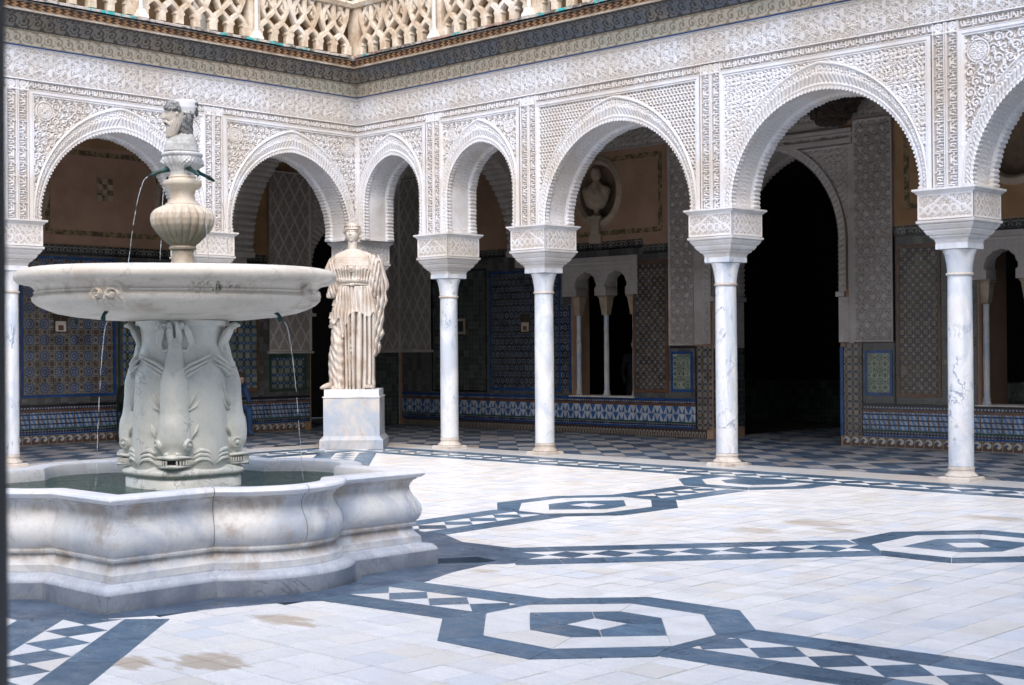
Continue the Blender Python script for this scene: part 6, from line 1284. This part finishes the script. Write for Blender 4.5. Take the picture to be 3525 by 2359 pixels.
for s_ in (-1, 1):
    for q in range(16): z = hc + .065 - .01 * q + rng.normal(0, .004); rr = .115 + .025 * math.sin(q * .5); b.tube([(s_ * (rr - .02), -.07 + .005 * q, z), (s_ * (rr + .006), -.045 + .006 * q, z - .006), (s_ * rr, -.0, z - .014)], [.008, .015, .008], 6)
for q in range(18): x = -.10 + .2 * q / 17; b.tube([(x, -.128 + 3.2 * x * x, hc + .075 - 2.2 * x * x), (x * 1.05, -.136 + 3.2 * x * x, hc + .062 - 2.4 * x * x), (x * 1.1, -.126 + 3.2 * x * x, hc + .05 - 2.6 * x * x)], [.006, .009, .005], 6)
b.build('wavy_hair', M['marble_statue'], hd_, True)

# bust in the oval niche
bu = tag(empty('portrait_bust', (1.60, YB_ - .02, 4.08)), 'draped stone portrait bust standing in the oval niche above the paired window', 'bust'); bu.rotation_euler = (0, 0, R_(20))
b = MB(); b.lathe([(.10, 0), (.10, .03), (.05, .06), (.045, .12), (.09, .17)], 20); b.build('socle', M['bust'], bu, 40)
N = 90; t = np.linspace(0, 2 * PI, N, endpoint=False); zz = np.linspace(.15, .66, 60); HWb = np.interp(zz, [.15, .22, .35, .5, .56, .6, .66], [.12, .20, .25, .29, .26, .15, .075]); DPb = np.interp(zz, [.15, .22, .35, .5, .6, .66], [.06, .12, .15, .13, .09, .07])
x = HWb[:, None] * np.cos(t); dd = .007 * np.sin((x + zz[:, None] * .5) * 45); link('draped_chest', grid_mesh('draped_chest', np.stack([x, DPb[:, None] * np.sin(t) + np.sin(t) * dd, np.broadcast_to(zz[:, None], x.shape)], -1), M['bust'], wrap=True), bu)
b = MB(); b.tube([(0, 0, .60), (0, -.01, .74)], [.065, .06], 14, 1, (0, 1, 0)); b.build('neck', M['bust'], bu, True)
X_, Y_, Z_ = head_mesh((0, -.02, .81), .098, .115, .140, ff, 70, 60); link('head', grid_mesh('head', np.stack([X_, Y_, Z_], -1), M['bust'], wrap=True), bu)
b = MB(); b.box(-.13, .13, -.16, .1, -.06, -.0); b.box(-.09, .09, -.13, .1, -.34, -.06); b.box(-.12, .12, -.11, .1, -.5, -.34); b.build('wall_bracket', M['bust'], bu)

# ------------------------------------------------------------ people in the shade
def person(pose, label, loc, rz, cloth, extra=None):
    J, E, Rd = pose; p = tag(empty('person', loc, rz), label, 'person')
    me = bpy.data.meshes.new('body'); me.from_pydata(J, E, []); o = link('body', me, p); me.materials.append(M[cloth])
    mod = o.modifiers.new('skin', 'SKIN'); mod.use_smooth_shade = True
    for v, r_ in zip(me.skin_vertices[0].data if me.skin_vertices else [], Rd): v.radius = r_
    if not me.skin_vertices:
        bm = bmesh.new(); bm.from_mesh(me); lay = bm.verts.layers.skin.verify(); bm.verts.ensure_lookup_table()
        for v, r_ in zip(bm.verts, Rd): v[lay].radius = r_
        bm.verts[0][lay].use_root = True; bm.to_mesh(me); bm.free()
    o.modifiers.new('sub', 'SUBSURF').levels = 1; o.modifiers['sub'].render_levels = 1
    return p
def add_head(p, c, look=0, n=60):
    X_, Y_, Z_ = head_mesh((0, 0, 0), .078, .095, .118, ff, n, n); e = empty('head', c, look); e.parent = p
    link('face', grid_mesh('face', np.stack([X_, Y_, Z_], -1), M['skin'], wrap=True), e)
    ph = np.linspace(.15, PI / 2 - .02, 20); t = np.linspace(0, 2 * PI, 40, endpoint=False); PH, TT = np.meshgrid(ph - .0, t, indexing='ij'); PH = PH - .75 * np.clip(np.sin(TT), 0, 1) * (1.4 - PH); link('hair', grid_mesh('hair', np.stack([.088 * np.cos(PH) * np.cos(TT), .105 * np.cos(PH) * np.sin(TT) + .008, .128 * np.sin(PH) + .005], -1), M['wood'], wrap=True), e)
sit = ([(0, 0, .50), (0, .03, .72), (0, .02, .95), (0, -.01, 1.07), (0, -.03, 1.16), (.10, -.02, .50), (.13, -.42, .52), (.13, -.42, .10), (.13, -.54, .05), (-.10, -.02, .50), (-.13, -.42, .52), (-.13, -.40, .10), (-.13, -.52, .05), (.18, .0, 1.03), (.24, -.04, .78), (.12, -.30, .66), (-.18, .0, 1.03), (-.24, -.04, .78), (-.12, -.30, .66)],
       [(0, 1), (1, 2), (2, 3), (3, 4), (0, 5), (5, 6), (6, 7), (7, 8), (0, 9), (9, 10), (10, 11), (11, 12), (2, 13), (13, 14), (14, 15), (2, 16), (16, 17), (17, 18)],
       [(.17, .13), (.15, .11), (.16, .11), (.06, .06), (.055, .055), (.11, .11), (.075, .075), (.05, .05), (.035, .04), (.11, .11), (.075, .075), (.05, .05), (.035, .04), (.07, .07), (.05, .05), (.035, .035), (.07, .07), (.05, .05), (.035, .035)])
lean = (list(sit[0]), sit[1], sit[2])
for i_, p_ in ((1, (0, -.02, .70)), (2, (0, -.12, .88)), (3, (0, -.21, .98)), (4, (0, -.26, 1.02)), (13, (.18, -.12, .95)), (14, (.23, -.22, .72)), (15, (.12, -.42, .64)), (16, (-.18, -.12, .95)), (17, (-.23, -.22, .72)), (18, (-.12, -.42, .64))): lean[0][i_] = p_
# facing the court, leaning forward
p1 = person(lean, 'person in black seated by the tiled wall, mostly hidden behind the fountain pedestal', (-3.35, -2.5, 0), R_(70), 'cloth_black'); add_head(p1, (0, -.30, 1.09))
def chair(loc, rz, label):
    c = tag(empty('metal_chair', loc, rz), label, 'chair')
    b = MB(); b.box(-.22, .22, -.24, .20, .43, .46); b.build('seat', M['green_metal'], c); b = MB(); b.box(-.21, .21, .19, .22, .55, .95); b.build('backrest', M['green_metal'], c)
    for x, y in ((-.2, -.22), (.2, -.22), (-.2, .2), (.2, .2)): b = MB(); b.tube([(x, y, 0), (x, y, .43 if y < 0 else .9)], .015, 8); b.build('leg', M['green_metal'], c)
chair((-3.35, -2.5, 0), R_(70), 'dark green metal chair under the person in black')
p2 = person(lean, 'person in a blue jacket seated by the tiled wall, right of the fountain pedestal', (-3.3, -.40, 0), R_(85), 'cloth_blue'); add_head(p2, (0, -.30, 1.09)); chair((-3.3, -.40, 0), R_(85), 'dark green metal chair under the person in blue')
stand = ([(0, 0, .95), (0, .0, 1.15), (0, .01, 1.38), (0, 0, 1.50), (0, -.01, 1.56), (.10, 0, .90), (.11, -.02, .50), (.11, 0, .10), (.11, -.12, .05), (-.10, 0, .90), (-.11, -.02, .50), (-.11, 0, .10), (-.11, -.12, .05), (.19, .0, 1.44), (.25, .02, 1.16), (.24, -.10, .92), (-.19, .0, 1.44), (-.25, .02, 1.16), (-.24, -.10, .92)], sit[1], sit[2])
p3 = person(stand, 'person in dark clothes standing in the room behind the paired window, face in profile', (1.55, 5.6, 0), R_(60), 'cloth_black'); add_head(p3, (0, -.02, 1.68))

# ------------------------------------------------------------ dark iron post at the left edge, close to the camera
ang = -.3585 * 1.0; q = CP + CF * 1.0 - CR * .417; q.z = 0
b = MB(); b.box(-.045, .045, -.045, .045, 0, 3.0); b.box(-.055, .055, -.055, .055, 2.2, 2.24); b.box(-.055, .055, -.055, .055, .6, .64)
pp = b.build('iron_post', M['iron'], None, loc=(q.x, q.y, 0), rz=math.atan2(CR.y, CR.x)); tag(pp, 'dark iron post at the left edge, very close to the camera and out of focus', 'post')
# small loose things on the paving
lf = MB(); lf.add([(0, 0, 0), (.03, .01, .006), (.05, 0, .002), (.03, -.015, .008)], [(0, 1, 2, 3)])
for x, y, l in ((11.02, -11.78, 'small dry leaf lying on the dark stone apron before the fountain'),): o = lf.build('dry_leaf', M['gl_rust'], None, loc=(x, y, .006)); tag(o, l, 'leaf')
print('objects', len(bpy.data.objects), 'tris', sum(len(o.data.polygons) for o in bpy.data.objects if o.type == 'MESH') * 2, 'pieces', cnt['n'])
